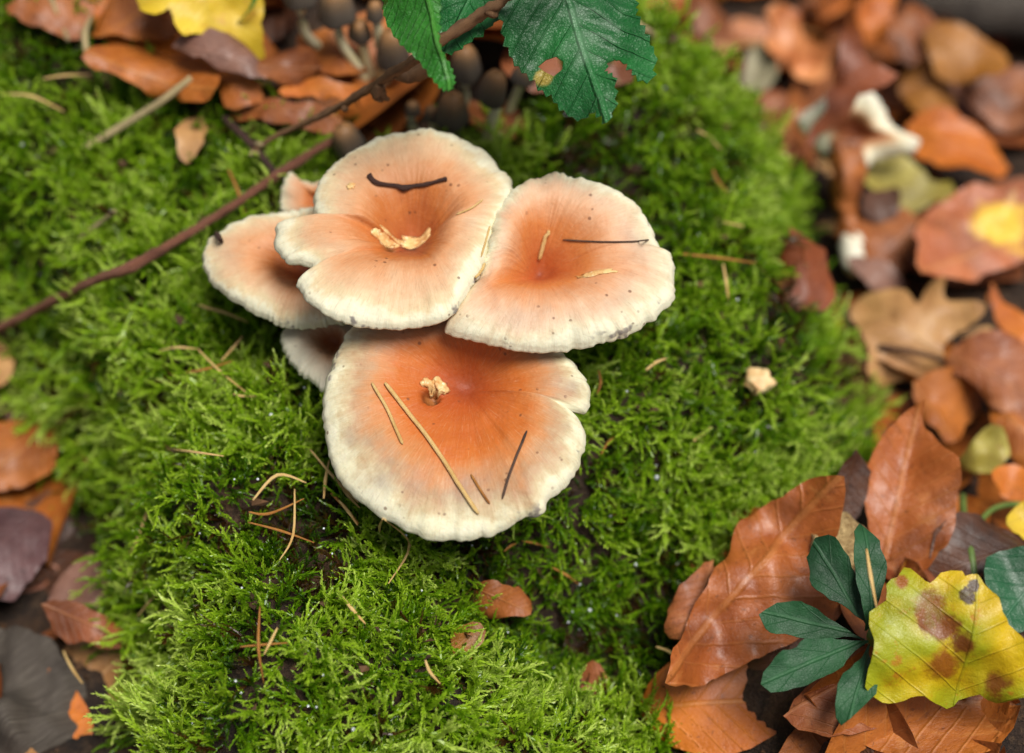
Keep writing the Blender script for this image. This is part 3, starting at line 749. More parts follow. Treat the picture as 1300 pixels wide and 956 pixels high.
BR = lambda a, b, **k: mat_leaf(a, G(b[0]), G(b[1]), G(b[2]), **k)
ML = {
 'brown': BR('leaf_brown', ((112, 56, 20), (160, 92, 40), (176, 116, 66)), spots=G((60, 30, 14)), spot_amt=.5),
 'rust': BR('leaf_rust', ((138, 70, 18), (186, 108, 36), (200, 136, 70)), spots=G((86, 40, 16)), spot_amt=.4),
 'orange': BR('leaf_orange', ((170, 84, 18), (206, 116, 30), (214, 140, 60)), spots=G((120, 60, 20)), spot_amt=.4),
 'red': BR('leaf_red', ((122, 60, 28), (166, 98, 54), (184, 124, 80)), spots=G((80, 36, 20)), spot_amt=.4),
 'tan': BR('leaf_tan', ((152, 104, 58), (196, 150, 92), (206, 164, 112)), spots=G((110, 64, 30)), spot_amt=.4),
 'dark': BR('leaf_dark', ((50, 26, 14), (92, 52, 28), (100, 66, 42)), spots=G((28, 16, 10)), spot_amt=.5),
 'maroon': BR('leaf_maroon', ((98, 42, 14), (144, 72, 30), (160, 92, 54)), spots=G((54, 24, 14)), spot_amt=.4),
 'mauve': BR('leaf_mauve', ((104, 70, 58), (142, 100, 82), (150, 112, 94)), spots=G((70, 40, 30)), spot_amt=.4),
 'purple': BR('leaf_purple', ((66, 40, 42), (98, 66, 66), (110, 80, 80)), spots=G((40, 24, 24)), spot_amt=.4),
 'olive': BR('leaf_olive', ((150, 134, 44), (190, 178, 92), (204, 194, 120)), spots=G((150, 110, 60)), spot_amt=.5),
 'yellow': BR('leaf_yellow', ((196, 160, 26), (220, 190, 50), (200, 180, 90)), spots=G((190, 120, 40)), spot_amt=.6),
 'ochre': BR('leaf_ochre', ((130, 78, 16), (166, 106, 28), (170, 120, 50)), spots=G((84, 50, 16)), spot_amt=.5),
 'patched': BR('leaf_patched', ((150, 76, 44), (188, 110, 66), (202, 140, 84)), patch=[(0.60, .09, .12, G((232, 190, 56)), .5)], spots=G((120, 56, 30)), spot_amt=.3),
 'glossy': BR('leaf_glossy', ((140, 70, 24), (178, 100, 44), (196, 130, 70)), rough=.40, coat=.18, spots=G((90, 48, 20)), spot_amt=.35),
 'cream': mat_simple('fragment_cream', G((206, 150, 90)), G((238, 220, 168)), 150, 0.5, 0.4),
 'greygreen': mat_simple('fragment_grey', G((120, 112, 84)), G((176, 168, 136)), 120, 0.6, 0.5),
 'orangefrag': mat_simple('fragment_orange', G((164, 84, 40)), G((216, 150, 96)), 70, 0.45, 0.4),
 'maple': mat_leaf('leaf_maple', G((186, 150, 8)), G((212, 180, 14)), G((116, 120, 20)), nv=4.0, slope=.6, veinw=.05, rough=.42, coat=.1, edge=G((134, 152, 18)), spots=G((176, 112, 22)), spot_amt=.8,
    patch=[(.66, .36, .13, G((128, 70, 10)), .3), (.54, .25, .14, G((118, 62, 10)), .3), (.40, .08, .11, G((108, 58, 12)), .3), (.80, .08, .08, G((62, 40, 16)), .12), (.90, .03, .06, G((62, 40, 16)), .12), (.24, .20, .12, G((140, 82, 12)), .4), (.12, -.30, .10, G((120, 70, 14)), .4), (.86, .62, .05, G((140, 78, 12)), .4)]),
 'bramble': mat_leaf('leaf_bramble', G((14, 82, 34)), G((32, 112, 48)), G((74, 140, 84)), nv=8, slope=1.0, rough=.42, coat=.12, veinw=.07, transl=.12, bump=.9, spots=G((70, 130, 70)), spot_amt=.25),
 'bramble_bright': mat_leaf('leaf_bramble_bright', G((30, 104, 22)), G((58, 136, 36)), G((96, 160, 60)), nv=13, slope=1.2, rough=.42, coat=.12, veinw=.10, transl=.15, bump=.9),
 'bramble_hole': mat_leaf('leaf_bramble_spotted', G((14, 82, 34)), G((32, 112, 48)), G((74, 140, 84)), nv=8, slope=1.0, rough=.42, coat=.12, veinw=.07, transl=.12, bump=.9, patch=[(.70, -.20, .035, G((160, 140, 56)), .4), (.66, -.15, .02, G((110, 60, 40)), .4)]),
 'woodruff': mat_leaf('leaf_woodruff', G((20, 66, 34)), G((36, 88, 48)), G((60, 112, 68)), nv=3, slope=2.0, rough=.55, coat=.0, veinw=.03, transl=.1),
 'ivy': mat_leaf('leaf_roundgreen', G((14, 64, 34)), G((30, 88, 52)), G((56, 110, 76)), nv=5, slope=.8, rough=.40, coat=.1),
}
NAMED = []
def L(name, label, cat, outline, mat, group=None, **k):
    if k.get('lift') is not None: k['lift'] = k['lift'] + (.005 if group == 'leaf litter beside the mound' else 0)
    P_, n_ = leaf_plane(outline, k.get('lift', .004), k.get('tilt', 0), k.get('side', 0), k.get('z'))
    NAMED.append((P_.x, P_.y, max((on_plane(*q, P_, n_) - P_).length for q in outline)))
    o = traced_leaf(name, outline, ML[mat], **k); tag(o, label, cat, group); return o

# ---- leaf litter right of the mound
R = 'leaf litter beside the mound'
L('beech_leaf', 'glossy reddish brown leaf with a yellow patch', 'leaf', [(1165, 346), (1161, 315), (1173, 277), (1200, 247), (1235, 233), (1280, 232), (1330, 240), (1375, 262), (1340, 300), (1290, 330), (1240, 347), (1200, 352)], 'patched', R, lift=.022, tilt=18, side=8, midrib=((1163, 346), (1375, 262)), fold=.10, curl=.1, nv=8)
L('beech_leaf', 'rounded bright orange leaf below the ochre leaves', 'leaf', [(1155, 160), (1180, 148), (1215, 150), (1250, 165), (1275, 190), (1282, 215), (1255, 229), (1215, 226), (1185, 211), (1165, 187)], 'orange', R, lift=.016, tilt=15, curl=.3)
L('fallen_leaf', 'pale olive yellow leaf under the broken mushroom', 'leaf', [(1088, 205), (1115, 188), (1160, 200), (1190, 222), (1214, 242), (1190, 250), (1160, 267), (1120, 258), (1090, 238)], 'olive', R, lift=.014, tilt=10, curl=.15)
L('oak_leaf', 'tan lobed oak leaf with a dark stalk across it', 'leaf', [(1077, 385), (1105, 368), (1140, 365), (1155, 373), (1165, 395), (1183, 360), (1198, 359), (1202, 390), (1225, 394), (1246, 400), (1235, 420), (1212, 430), (1196, 445), (1206, 460), (1190, 470), (1150, 475), (1110, 488), (1100, 450), (1088, 415)], 'tan', R, lift=.014, tilt=12, side=-4, midrib=((1215, 460), (1080, 390)), wave=.0025, smooth=3)
L('fallen_leaf', 'pinkish brown leaf beside the oak leaf', 'leaf', [(1208, 455), (1225, 432), (1260, 424), (1300, 435), (1345, 460), (1335, 520), (1300, 545), (1265, 520), (1240, 492), (1213, 476)], 'red', R, lift=.020, tilt=16, side=-10, curl=.3)
L('beech_leaf', 'upright rust brown leaf with a pale midrib', 'leaf', [(1168, 510), (1178, 545), (1200, 570), (1212, 600), (1219, 632), (1206, 672), (1190, 705), (1165, 733), (1130, 722), (1108, 690), (1100, 640), (1099, 590), (1110, 558), (1140, 535)], 'glossy', R, lift=.022, tilt=26, side=-4, midrib=((1118, 735), (1168, 510)), fold=.45, curl=.0, pleat=.0006, nv=10)
L('beech_leaf', 'large glossy brown leaf leaning against the mound', 'leaf', [(836, 866), (856, 832), (880, 790), (905, 740), (925, 700), (955, 650), (985, 625), (1030, 611), (1062, 617), (1066, 660), (1046, 692), (1044, 722), (1072, 760), (1062, 792), (1000, 817), (960, 842), (920, 862), (880, 876)], 'glossy', R, lift=.016, tilt=22, side=6, midrib=((840, 868), (1050, 620)), fold=-.12, curl=.14, pleat=.0005, wave=.003)
L('fallen_leaf', 'narrow dark brown leaf standing beside the rust brown leaf', 'leaf', [(1085, 574), (1099, 600), (1096, 652), (1074, 684), (1060, 652), (1067, 610)], 'dark', R, lift=.016, tilt=35, side=20, curl=.3)
L('fallen_leaf', 'small reddish leaf tucked under the large glossy one', 'leaf', [(906, 714), (902, 752), (882, 784), (862, 814), (846, 802), (850, 770), (874, 738)], 'red', R, lift=.013, tilt=20, side=15, curl=.2)
L('fallen_leaf', 'pinkish brown leaf beneath the green whorl', 'leaf', [(1000, 905), (1030, 862), (1070, 835), (1110, 812), (1150, 830), (1140, 900), (1080, 935), (1030, 930)], 'red', R, lift=.004, tilt=10)
L('fallen_leaf', 'triangular brown leaf folded at the mound edge', 'leaf', [(1008, 289), (1022, 305), (1046, 325), (1071, 355), (1056, 380), (1040, 391), (1010, 389), (989, 381), (984, 350), (993, 318)], 'maroon', None, still=True, lift=.034, tilt=24, side=10, midrib=((1030, 390), (1008, 289)), fold=-.35, pleat=.0009, nv=6, curl=.2)
L('fallen_leaf', 'twisted dark red leaf standing before the broken mushroom', 'leaf', [(1072, 14), (1086, 40), (1100, 60), (1108, 80), (1129, 93), (1110, 116), (1086, 126), (1070, 142), (1045, 172), (1013, 196), (1038, 160), (1054, 130), (1061, 90), (1064, 50)], 'maroon', None, lift=.060, tilt=48, side=10, fold=.35, curl=.0, midrib=((1015, 195), (1075, 15)), twist=.15, wave=.002, still=True)
L('torn_fragment', 'torn orange brown curled piece beyond the moss', 'fragment', [(976, 8), (1000, 2), (1026, 12), (1033, 45), (1055, 60), (1059, 80), (1045, 96), (1028, 92), (1010, 75), (985, 66), (977, 45), (994, 36)], 'orangefrag', None, lift=.03, tilt=40, side=10, thick=.002, curl=.4, wave=.004)
L('torn_fragment', 'pale greyish piece under the torn orange piece', 'fragment', [(960, 58), (985, 75), (986, 100), (965, 116), (941, 109), (948, 84)], 'greygreen', None, lift=.02, tilt=35, side=-15, thick=.0015, curl=.3)
L('fallen_leaf', 'broad ochre brown leaf below the grey branch', 'leaf', [(1172, 45), (1200, 24), (1240, 30), (1275, 58), (1282, 85), (1250, 97), (1212, 93), (1185, 76)], 'ochre', R, lift=.03, tilt=20, curl=.3)
L('fallen_leaf', 'small tan brown leaf next to the broad ochre one', 'leaf', [(1124, 32), (1160, 10), (1190, 36), (1172, 82), (1133, 82)], 'brown', R, lift=.024, tilt=20, curl=.3)
L('fallen_leaf', 'orange leaf tip behind the twisted red leaf', 'leaf', [(1092, 0), (1140, -14), (1132, 34), (1104, 56), (1090, 30)], 'orange', R, lift=.022, tilt=30)
L('fallen_leaf', 'long brown leaf in the shade below the ochre leaf', 'leaf', [(1222, 104), (1300, 82), (1360, 108), (1310, 150), (1255, 142)], 'brown', R, lift=.012, tilt=10, curl=.2)
L('fallen_leaf', 'olive brown leaf above the bright orange one', 'leaf', [(1148, 95), (1185, 88), (1217, 120), (1207, 148), (1165, 152), (1148, 130)], 'ochre', R, lift=.012, tilt=12)
L('fallen_leaf', 'tiny dark red leaf at the moss edge', 'leaf', [(968, 115), (994, 116), (1003, 138), (987, 152), (966, 142)], 'red', None, lift=.02, tilt=25, curl=.4)
L('torn_fragment', 'small tan orange curled flake at the moss edge', 'fragment', [(968, 172), (993, 150), (1013, 145), (1009, 176), (985, 192)], 'orangefrag', None, lift=.020, tilt=35, side=20, curl=.5, thick=.001)
L('torn_fragment', 'tiny cream orange flake lying on the moss', 'fragment', [(962, 204), (985, 204), (998, 224), (986, 239), (965, 226)], 'cream', None, lift=.016, tilt=25, curl=.3, thick=.0015)
L('fallen_leaf', 'brown leaf behind the yellow patched one', 'leaf', [(1088, 262), (1130, 254), (1170, 275), (1166, 322), (1120, 348), (1092, 320)], 'brown', R, lift=.010, tilt=10)
L('fallen_leaf', 'dark brown leaf below the pale olive leaf', 'leaf', [(1092, 246), (1132, 242), (1140, 268), (1110, 284), (1090, 270)], 'dark', R, lift=.013, tilt=10)
L('fallen_leaf', 'creased pale mauve leaf above the oak leaf', 'leaf', [(1072, 332), (1120, 322), (1153, 345), (1146, 378), (1118, 372), (1098, 360)], 'mauve', R, lift=.013, tilt=18, fold=-.3)
L('fallen_leaf', 'narrow ochre orange leaf below the yellow patched one', 'leaf', [(1256, 358), (1275, 380), (1300, 400), (1340, 436), (1290, 444), (1272, 412), (1260, 386)], 'orange', R, lift=.016, tilt=20, fold=.3)
L('fallen_leaf', 'brown leaf wedged under the pinkish one', 'leaf', [(1163, 482), (1200, 477), (1252, 490), (1244, 530), (1215, 562), (1185, 548), (1173, 512)], 'rust', R, lift=.013, tilt=16, side=10)
L('fallen_leaf', 'reddish brown leaf sloping down from the pinkish one', 'leaf', [(1250, 500), (1320, 512), (1345, 600), (1295, 592), (1262, 556)], 'rust', R, lift=.014, tilt=20, side=-15)
L('fallen_leaf', 'crumbling yellow mottled leaf scrap', 'leaf', [(1220, 578), (1243, 545), (1268, 546), (1278, 580), (1252, 600), (1226, 592)], 'olive', R, lift=.014, tilt=22, wave=.006, res=.0015)
L('fallen_leaf', 'small rounded orange leaf near the mottled scrap', 'leaf', [(1262, 600), (1285, 588), (1320, 600), (1320, 635), (1285, 634), (1266, 622)], 'orange', R, lift=.014, tilt=25, curl=.4)
L('fallen_leaf', 'yellow leaf edge near the round green leaf', 'leaf', [(1274, 670), (1290, 648), (1330, 638), (1335, 690), (1295, 688)], 'yellow', R, lift=.016, tilt=15)
L('ivy_leaf', 'round dark green leaf behind the yellow maple leaf', 'leaf', [(1249, 735), (1262, 706), (1290, 697), (1340, 704), (1350, 760), (1300, 803), (1270, 794), (1252, 768)], 'ivy', None, lift=.018, tilt=20, fold=.1)
L('fallen_leaf', 'dark brown leaf under the round green leaf', 'leaf', [(1180, 690), (1240, 660), (1310, 690), (1300, 760), (1220, 770), (1180, 740)], 'dark', R, lift=.004, tilt=10)
L('maple_leaf', 'yellow maple leaf with brown blotches over the green whorl', 'leaf', [(1103, 840), (1108, 800), (1112, 770), (1124, 756), (1127, 743), (1138, 731), (1147, 721), (1163, 731), (1178, 739), (1195, 729), (1218, 727), (1223, 735), (1238, 731), (1250, 743), (1258, 753), (1263, 757), (1271, 781), (1300, 812), (1335, 830), (1330, 866), (1290, 892), (1250, 886), (1215, 906), (1180, 888), (1145, 896), (1112, 884), (1100, 868)], 'maple', None, lift=.030, tilt=32, side=-4, midrib=((1222, 880), (1240, 730)), fold=-.05, wave=.003, pleat=.0008, nv=4, smooth=2, thick=.0003)
M_STALK = mat_bark('stalk_brown', G((52, 34, 26)), G((84, 54, 40)), G((120, 84, 64)))
def px_line(pts):
    return [hit(a, b, l) for a, b, l in pts]
tag(tube('leaf_stalk', px_line([(1116, 440, .019), (1160, 447, .021), (1205, 462, .021), (1248, 495, .022), (1310, 530, .024)]), [.0009, .0009, .0008, .0008, .0007], M_STALK), 'thin dark stalk lying across the tan oak leaf', 'stalk')

# ---- leaf litter left of the mound
L('fallen_leaf', 'broad brown leaf left of the mound', 'leaf', [(-30, 545), (0, 530), (40, 521), (69, 535), (77, 560), (73, 590), (50, 606), (10, 615), (-30, 613)], 'rust', None, lift=.02, tilt=20, side=10, curl=.3)
L('fallen_leaf', 'purple brown leaf at the mound foot', 'leaf', [(-45, 650), (0, 642), (50, 650), (63, 690), (46, 740), (10, 764), (-45, 752)], 'purple', None, lift=.014, tilt=10, curl=.1)
L('fallen_leaf', 'curved reddish leaf beside the grey wood', 'leaf', [(56, 768), (90, 767), (130, 784), (158, 812), (142, 824), (105, 819), (74, 801)], 'red', None, lift=.016, tilt=25, curl=.4)
L('fallen_leaf', 'mauve brown leaf under the moss fringe', 'leaf', [(58, 762), (84, 720), (115, 703), (145, 735), (150, 770), (100, 775)], 'mauve', None, lift=.010, tilt=15)
L('fallen_leaf', 'pale tan leaf end below the long reddish twig', 'leaf', [(-35, 438), (5, 431), (21, 455), (16, 486), (-5, 494), (-35, 486)], 'tan', None, lift=.016, tilt=20, curl=.3)
L('fallen_leaf', 'dark brown leaf above the broad brown one', 'leaf', [(-25, 488), (30, 490), (64, 520), (30, 536), (-25, 526)], 'dark', None, lift=.008, tilt=12)

# ---- leaves behind the mushrooms
L('beech_leaf', 'long rolled orange brown leaf on the moss', 'leaf', [(118, 78), (126, 60), (150, 54), (180, 61), (215, 71), (250, 77), (273, 95), (283, 120), (270, 136), (235, 133), (200, 119), (165, 106), (126, 99)], 'rust', None, lift=.018, tilt=30, side=0, midrib=((120, 75), (280, 125)), curl=.8, wave=.002)
L('beech_leaf', 'dull tan leaf behind the rolled one', 'leaf', [(220, 62), (240, 40), (280, 47), (320, 68), (337, 95), (326, 104), (290, 94), (255, 82)], 'mauve', None, lift=.020, tilt=30, curl=.5)
L('beech_leaf', 'rusty leaf under the yellow leaf', 'leaf', [(116, 47), (124, 10), (160, -18), (218, -4), (225, 40), (182, 54), (145, 44)], 'rust', None, lift=.016, tilt=25, curl=.4)
L('fallen_leaf', 'ragged bright yellow leaf behind the rolled one', 'leaf', [(176, -25), (180, 12), (195, 21), (215, 18), (225, 35), (240, 43), (262, 38), (290, 42), (310, 58), (329, 67), (336, 45), (331, 20), (328, -30), (250, -50)], 'yellow', None, lift=.030, tilt=30, wave=.003, midrib=((250, -50), (270, 40)))
L('fallen_leaf', 'orange brown leaf end beside the rolled leaf', 'leaf', [(278, 102), (310, 91), (342, 115), (324, 132), (283, 137)], 'rust', None, lift=.014, tilt=30, curl=.4)
L('fallen_leaf', 'brown curled leaf below the yellow leaf', 'leaf', [(326, 88), (350, 62), (378, 58), (402, 88), (372, 108), (338, 104)], 'brown', None, lift=.018, tilt=30, curl=.5)
L('fallen_leaf', 'thin orange leaf edge above the dead twig', 'leaf', [(358, 116), (400, 102), (440, 104), (458, 111), (440, 128), (390, 128)], 'orange', None, lift=.016, tilt=25, curl=.3)
L('fallen_leaf', 'dark brown leaf under the dead twig', 'leaf', [(295, 142), (370, 131), (432, 150), (412, 174), (340, 164)], 'brown', None, lift=.010, tilt=20, curl=.2)
L('fallen_leaf', 'rusty leaf among the small mushrooms', 'leaf', [(376, 45), (430, 45), (466, 85), (440, 104), (390, 84)], 'rust', None, lift=.010, tilt=20, curl=.2)
L('fallen_leaf', 'brown leaf at the far moss edge', 'leaf', [(10, 8), (70, -14), (118, 10), (104, 52), (62, 46), (25, 34)], 'brown', None, lift=.012, tilt=25, curl=.3)
L('fallen_leaf', 'small square tan leaf scrap in the moss', 'leaf', [(224, 165), (258, 154), (266, 185), (246, 206), (227, 191)], 'tan', None, lift=.011, tilt=25, curl=.2)
L('fallen_leaf', 'reddish leaf glimpsed behind the bramble', 'leaf', [(640, 62), (690, 50), (716, 90), (700, 120), (655, 108)], 'red', None, lift=.016, tilt=20, curl=.3)
L('fallen_leaf', 'orange leaf showing through the bitten bramble leaf', 'leaf', [(740, 66), (790, 62), (812, 90), (770, 108)], 'red', None, lift=.018, tilt=25)
L('fallen_leaf', 'brown leaf beneath the small mushrooms', 'leaf', [(600, 122), (655, 126), (672, 165), (640, 180), (598, 160)], 'brown', None, lift=.008, tilt=20, curl=.4)
L('fallen_leaf', 'dull brown leaf beyond the bramble', 'leaf', [(865, 0), (900, -10), (935, 30), (930, 70), (905, 60)], 'brown', None, lift=.014, tilt=25, curl=.4)
L('fallen_leaf', 'small brown leaf hanging in the mossy hollow', 'leaf', [(579, 800), (600, 792), (616, 800), (613, 826), (598, 839), (582, 831)], 'ochre', None, lift=.011, tilt=40, curl=.3)
L('fallen_leaf', 'torn brown leaf at the rim of the mossy hollow', 'leaf', [(602, 747), (630, 734), (660, 745), (672, 776), (645, 780), (609, 776)], 'brown', None, lift=.010, tilt=30, curl=.3, wave=.003)
L('fallen_leaf', 'tiny reddish leaf tip low in the mossy hollow', 'leaf', [(733, 885), (755, 843), (773, 868), (768, 895)], 'red', None, lift=.009, tilt=35)

# ------------------------------------------------------------------ broken mushroom lying in the litter
bmb = hit(1085, 330, .006)
BM = big_mushroom('broken cream mushroom lying on its side in the litter', [(1013, 152), (1033, 136), (1058, 117), (1085, 113), (1104, 119), (1120, 137), (1134, 162), (1166, 177), (1159, 194), (1132, 199), (1112, 203), (1096, 214), (1072, 214), (1048, 200), (1028, 178)], (1084, 168), hit(1084, 168).z + .034, 40, 0, mat_cap('cap_skin_broken', [(0.0, G((116, 58, 30))), (0.34, G((150, 88, 52))), (0.50, G((196, 150, 104))), (0.64, G((232, 222, 188))), (1.0, G((240, 236, 214)))], .1, 23.0), bmb, dip=.003, crest=.004, crest_u=.5, wav=.002, seed=31, group='mushrooms in the litter', stem=False, N=200)
M_STEMO = mat_simple('stem_orange', G((112, 58, 26)), G((176, 104, 48)), 140, 0.5, 0.5, 0.001)
M_PALE = mat_simple('stem_base_pale', G((216, 206, 180)), G((240, 236, 218)), 120, 0.6, 0.4)
tp = BM[1] + Vector((-.002, -.004, -.004))
tube('stem', [tp, on_y(1076, 225, tp.y - .012), hit(1074, 270, .018), hit(1080, 305, .014)], [.0066, .0046, .0034, .0036], M_STEMO, BM[0], 16, 8, .7)
tube('stem_base', [hit(1080, 300, .014), hit(1083, 318, .013), hit(1086, 334, .012), hit(1088, 342, .008)], [.0037, .0044, .0046, .0026], M_PALE, BM[0], 12, 5, .25)
# cream crumb on the moss
lump_o = lump('mushroom_crumb', 963, 487, .0040, .0040, .0028, ML['cream'], None, 41.0, 0.4, .2, MOSS_TOP + .003)
tag(lump_o, 'pale cream crumb of mushroom lying on bright moss', 'crumb')
crumb = lump('crumbly_lichen', 1060, 682, .0075, .0085, .003, mat_simple('crumbly', G((120, 92, 50)), G((206, 178, 124)), 300, .8, .9, .002), None, 47.0, .3, .3, .014, 4)
tag(crumb, 'pale crumbly flake between two brown leaves', 'flake')

# ------------------------------------------------------------------ small grey-brown mushrooms behind
def mat_inkcap():
    t = NT('inkcap_skin'); hh = t.n('Attribute', attribute_name='h').outputs['Fac']
    co = t.n('TexCoord').outputs['Object']; n1 = t.noise(co, 160, 4, .6)
    f = t.math('ADD', hh, t.math('MULTIPLY', t.math('SUBTRACT', n1, .5), .3))
    c = t.ramp(f, [(0.0, G((74, 68, 62))), (0.40, G((96, 86, 76))), (0.70, G((116, 94, 72))), (0.90, G((142, 104, 66))), (1.0, G((150, 108, 66)))])
    p = t.pbsdf(c, .5, t.bump(n1, .3, .001), Specular_IOR_Level=.35)
    return t.done(p)
M_INK = mat_inkcap()
M_INKSTEM = mat_simple('inkcap_stem', G((204, 192, 140)), G((232, 226, 192)), 150, .5, .3)
M_INKGILL = mat_simple('inkcap_gill', G((40, 32, 28)), G((66, 56, 50)), 150, .7, .2)
def small_mushroom(label, cap_px, wpx, hpx, stem_pts, lean=0.0, tiltx=0.0, tilty=0.0, seed=0, clip_stem=None):
    """stem_pts: photo pixels from the ground up; the cap sits at the end"""
    b = hit(*stem_pts[0]); yb = b.y
    pts = [b - Vector((0, 0, .003))] + [on_y(p[0], p[1], yb + lean * (i + 1) / len(stem_pts)) for i, p in enumerate(stem_pts[1:])]
    c = on_y(cap_px[0], cap_px[1], yb + lean)
    k = (c - EYE).length * KPX
    w = wpx * k / 2 * .92; h = hpx * k * 0.98
    root = empty('small_mushroom', b); tag(root, label, 'mushroom', 'small grey brown mushrooms behind the cluster')
    n = Vector((tiltx, tilty, 1)).normalized(); q = n.to_track_quat('Z', 'Y').to_matrix()
    Ns, V, F, H = 40, [], [], []
    prof = [(0.02, 1.0), (.30, .98), (.52, .91), (.70, .78), (.81, .62), (.89, .42), (.96, .20), (1.0, .04), (1.01, 0.0), (.95, -.01), (.86, .10), (.6, .40), (.2, .6)]
    for j, (rr, zz) in enumerate(prof):
        for i in range(Ns):
            a = 2 * math.pi * i / Ns
            str_ = 1 + .025 * math.cos(a * 20) * (1 if .6 < rr and j < 9 else 0) + .05 * math.sin(2 * a + seed) * rr + .03 * math.sin(5 * a + seed)
            V.append(c + q @ Vector((math.cos(a) * rr * w * str_, math.sin(a) * rr * w * str_, (zz - .5) * h + (.04 * h * math.sin(3 * a + seed) if zz < .2 else 0)))); H.append(zz)
    for j in range(len(prof) - 1):
        for i in range(Ns):
            i2 = (i + 1) % Ns; F.append((j * Ns + i, j * Ns + i2, (j + 1) * Ns + i2, (j + 1) * Ns + i))
    F.append(tuple(range(Ns)))
    F = [f[::-1] for f in F]
    cut = 9
    capF = [f for f in F if max(f) < (cut + 1) * Ns]; gF = [f for f in F if min(f) >= cut * Ns]
    m2 = mesh('cap', V[:(cut + 1) * Ns], capF); attr(m2, 'h', H[:(cut + 1) * Ns]); link('cap', m2, M_INK, root)
    link('gills', mesh('gills', V[cut * Ns:], [tuple(i - cut * Ns for i in f) for f in gF]), M_INKGILL, root)
    pts.append(c + q @ Vector((0, 0, h * .05)))
    tube('stem', pts, .0016, M_INKSTEM, root, 8, 5, .1)
    return root
small_mushroom('tall grey bell mushroom beneath the top edge of yellowish stems', (427, 4), 50, 46, [(470, 108), (452, 82), (432, 50)], seed=1)
small_mushroom('bell mushroom on a long pale curved stem among rusty leaves', (380, -16), 46, 40, [(436, 88), (412, 66), (386, 38)], seed=2)
small_mushroom('small tan cap with a ragged lower edge', (456, 36), 34, 28, [(474, 100), (464, 72)], seed=3, tilty=-.2)
small_mushroom('broad grey bell mushroom partly behind the hanging bramble leaf', (498, 58), 50, 52, [(486, 112)], seed=4)
small_mushroom('grey bell mushroom below the middle bramble leaf', (590, 76), 46, 44, [(592, 138), (590, 118)], seed=5)
small_mushroom('neat grey bell mushroom right behind the large notched cap', (574, 136), 48, 44, [(584, 190), (578, 168)], seed=6)
small_mushroom('leaning grey bell mushroom with a bent stem beside the big bramble leaf', (627, 108), 42, 44, [(612, 192), (622, 160), (631, 132)], seed=7, tiltx=.2)
small_mushroom('brownish bell mushroom touching the back of the notched cap', (440, 176), 46, 46, [(452, 226)], seed=8, tiltx=-.25)
small_mushroom('young pale mushroom under the tangled twig', (524, 136), 22, 18, [(532, 182), (522, 154)], seed=9)
small_mushroom('slender brown capped mushroom shaded by the hanging leaf', (548, 142), 24, 20, [(558, 186), (552, 162)], seed=10)
small_mushroom('drooping brownish mushroom under the big bramble leaf', (668, 92), 34, 26, [(640, 156), (652, 128)], seed=11, tiltx=.4)
small_mushroom('tiny grey mushroom on a thin stem near the tan ragged cap', (476, 12), 26, 26, [(484, 104), (482, 60)], seed=12)

# ------------------------------------------------------------------ bramble leaves hanging in from above
zb = on_z(560, -110, .105)
root = empty('bramble_sprig', zb); tag(root, 'bramble sprig of serrated green leaves hanging over the small mushrooms', 'bramble')
LA = [(486, -70), (474, -10), (488, 28), (508, 54), (530, 74), (548, 98), (563, 113), (573, 117), (574, 100), (570, 84), (561, 66), (556, 42), (554, 12), (552, -40), (520, -90)]
LB = [(548, -60), (552, 10), (557, 46), (560, 64), (576, 70), (600, 60), (624, 46), (640, 30), (668, -20), (640, -80), (580, -90)]
LC = [(634, -10), (640, 24), (648, 50), (662, 72), (682, 92), (704, 108), (720, 128), (742, 140), (758, 134), (772, 152), (780, 126), (777, 100), (768, 88), (778, 70), (796, 82), (806, 98), (822, 108), (829, 72), (818, 44), (808, 16), (806, -40), (740, -110), (660, -80)]
traced_leaf('leaflet', LA, ML['bramble_bright'], z=.108, tilt=32, side=-12, midrib=((516, -90), (573, 117)), fold=-.35, curl=0, pleat=.0009, nv=13, teeth=(.0028, .0007), parent=root, wave=.0008, res=.0014)
traced_leaf('leaflet', LB, ML['bramble'], z=.092, tilt=22, side=5, midrib=((640, -90), (566, 68)), fold=.12, pleat=.0007, nv=8, teeth=(.0032, .0010), parent=root, wave=.001)
traced_leaf('leaflet', LC, ML['bramble_hole'], z=.096, tilt=24, side=6, midrib=((690, -100), (772, 152)), fold=-.12, pleat=.0012, nv=8, teeth=(.0036, .0011), parent=root, wave=.0012, res=.0018, holes=[[(686, 74), (696, 67), (708, 66), (717, 72), (716, 82), (706, 87), (694, 82)]])
M_BSTALK = mat_simple('bramble_stalk', G((70, 96, 40)), G((110, 130, 60)), 120, .5, .3)
tube('stalk', [on_z(530, -85, .111), on_z(580, -105, .108), on_z(640, -95, .104), on_z(690, -100, .101), on_z(760, -180, .11), on_z(900, -420, .0)], .0014, M_BSTALK, root, 8, 5)

# ------------------------------------------------------------------ twigs
M_TWIG = mat_bark('twig_bark', G((66, 42, 26)), G((120, 84, 52)), G((176, 136, 94)))
M_RTWIG = mat_bark('twig_red_bark', G((84, 46, 34)), G((128, 80, 60)), G((160, 112, 88)), rough=.55)
M_DARKT = mat_bark('twig_dark', G((34, 22, 18)), G((66, 42, 34)), G((100, 66, 54)))
M_STRAW = mat_bark('straw', G((140, 122, 84)), G((184, 164, 118)), G((214, 198, 158)), scale=120)
M_GREYW = mat_bark('grey_wood', G((52, 44, 38)), G((74, 66, 58)), G((98, 90, 80)), scale=90, stretch=.05)
M_NEED = mat_bark('needle_straw', G((206, 158, 84)), G((232, 194, 124)), G((244, 220, 164)), scale=60, rough=.45)
M_NEEDO = mat_bark('needle_orange', G((140, 84, 34)), G((182, 122, 54)), G((206, 150, 80)), scale=60, rough=.45)
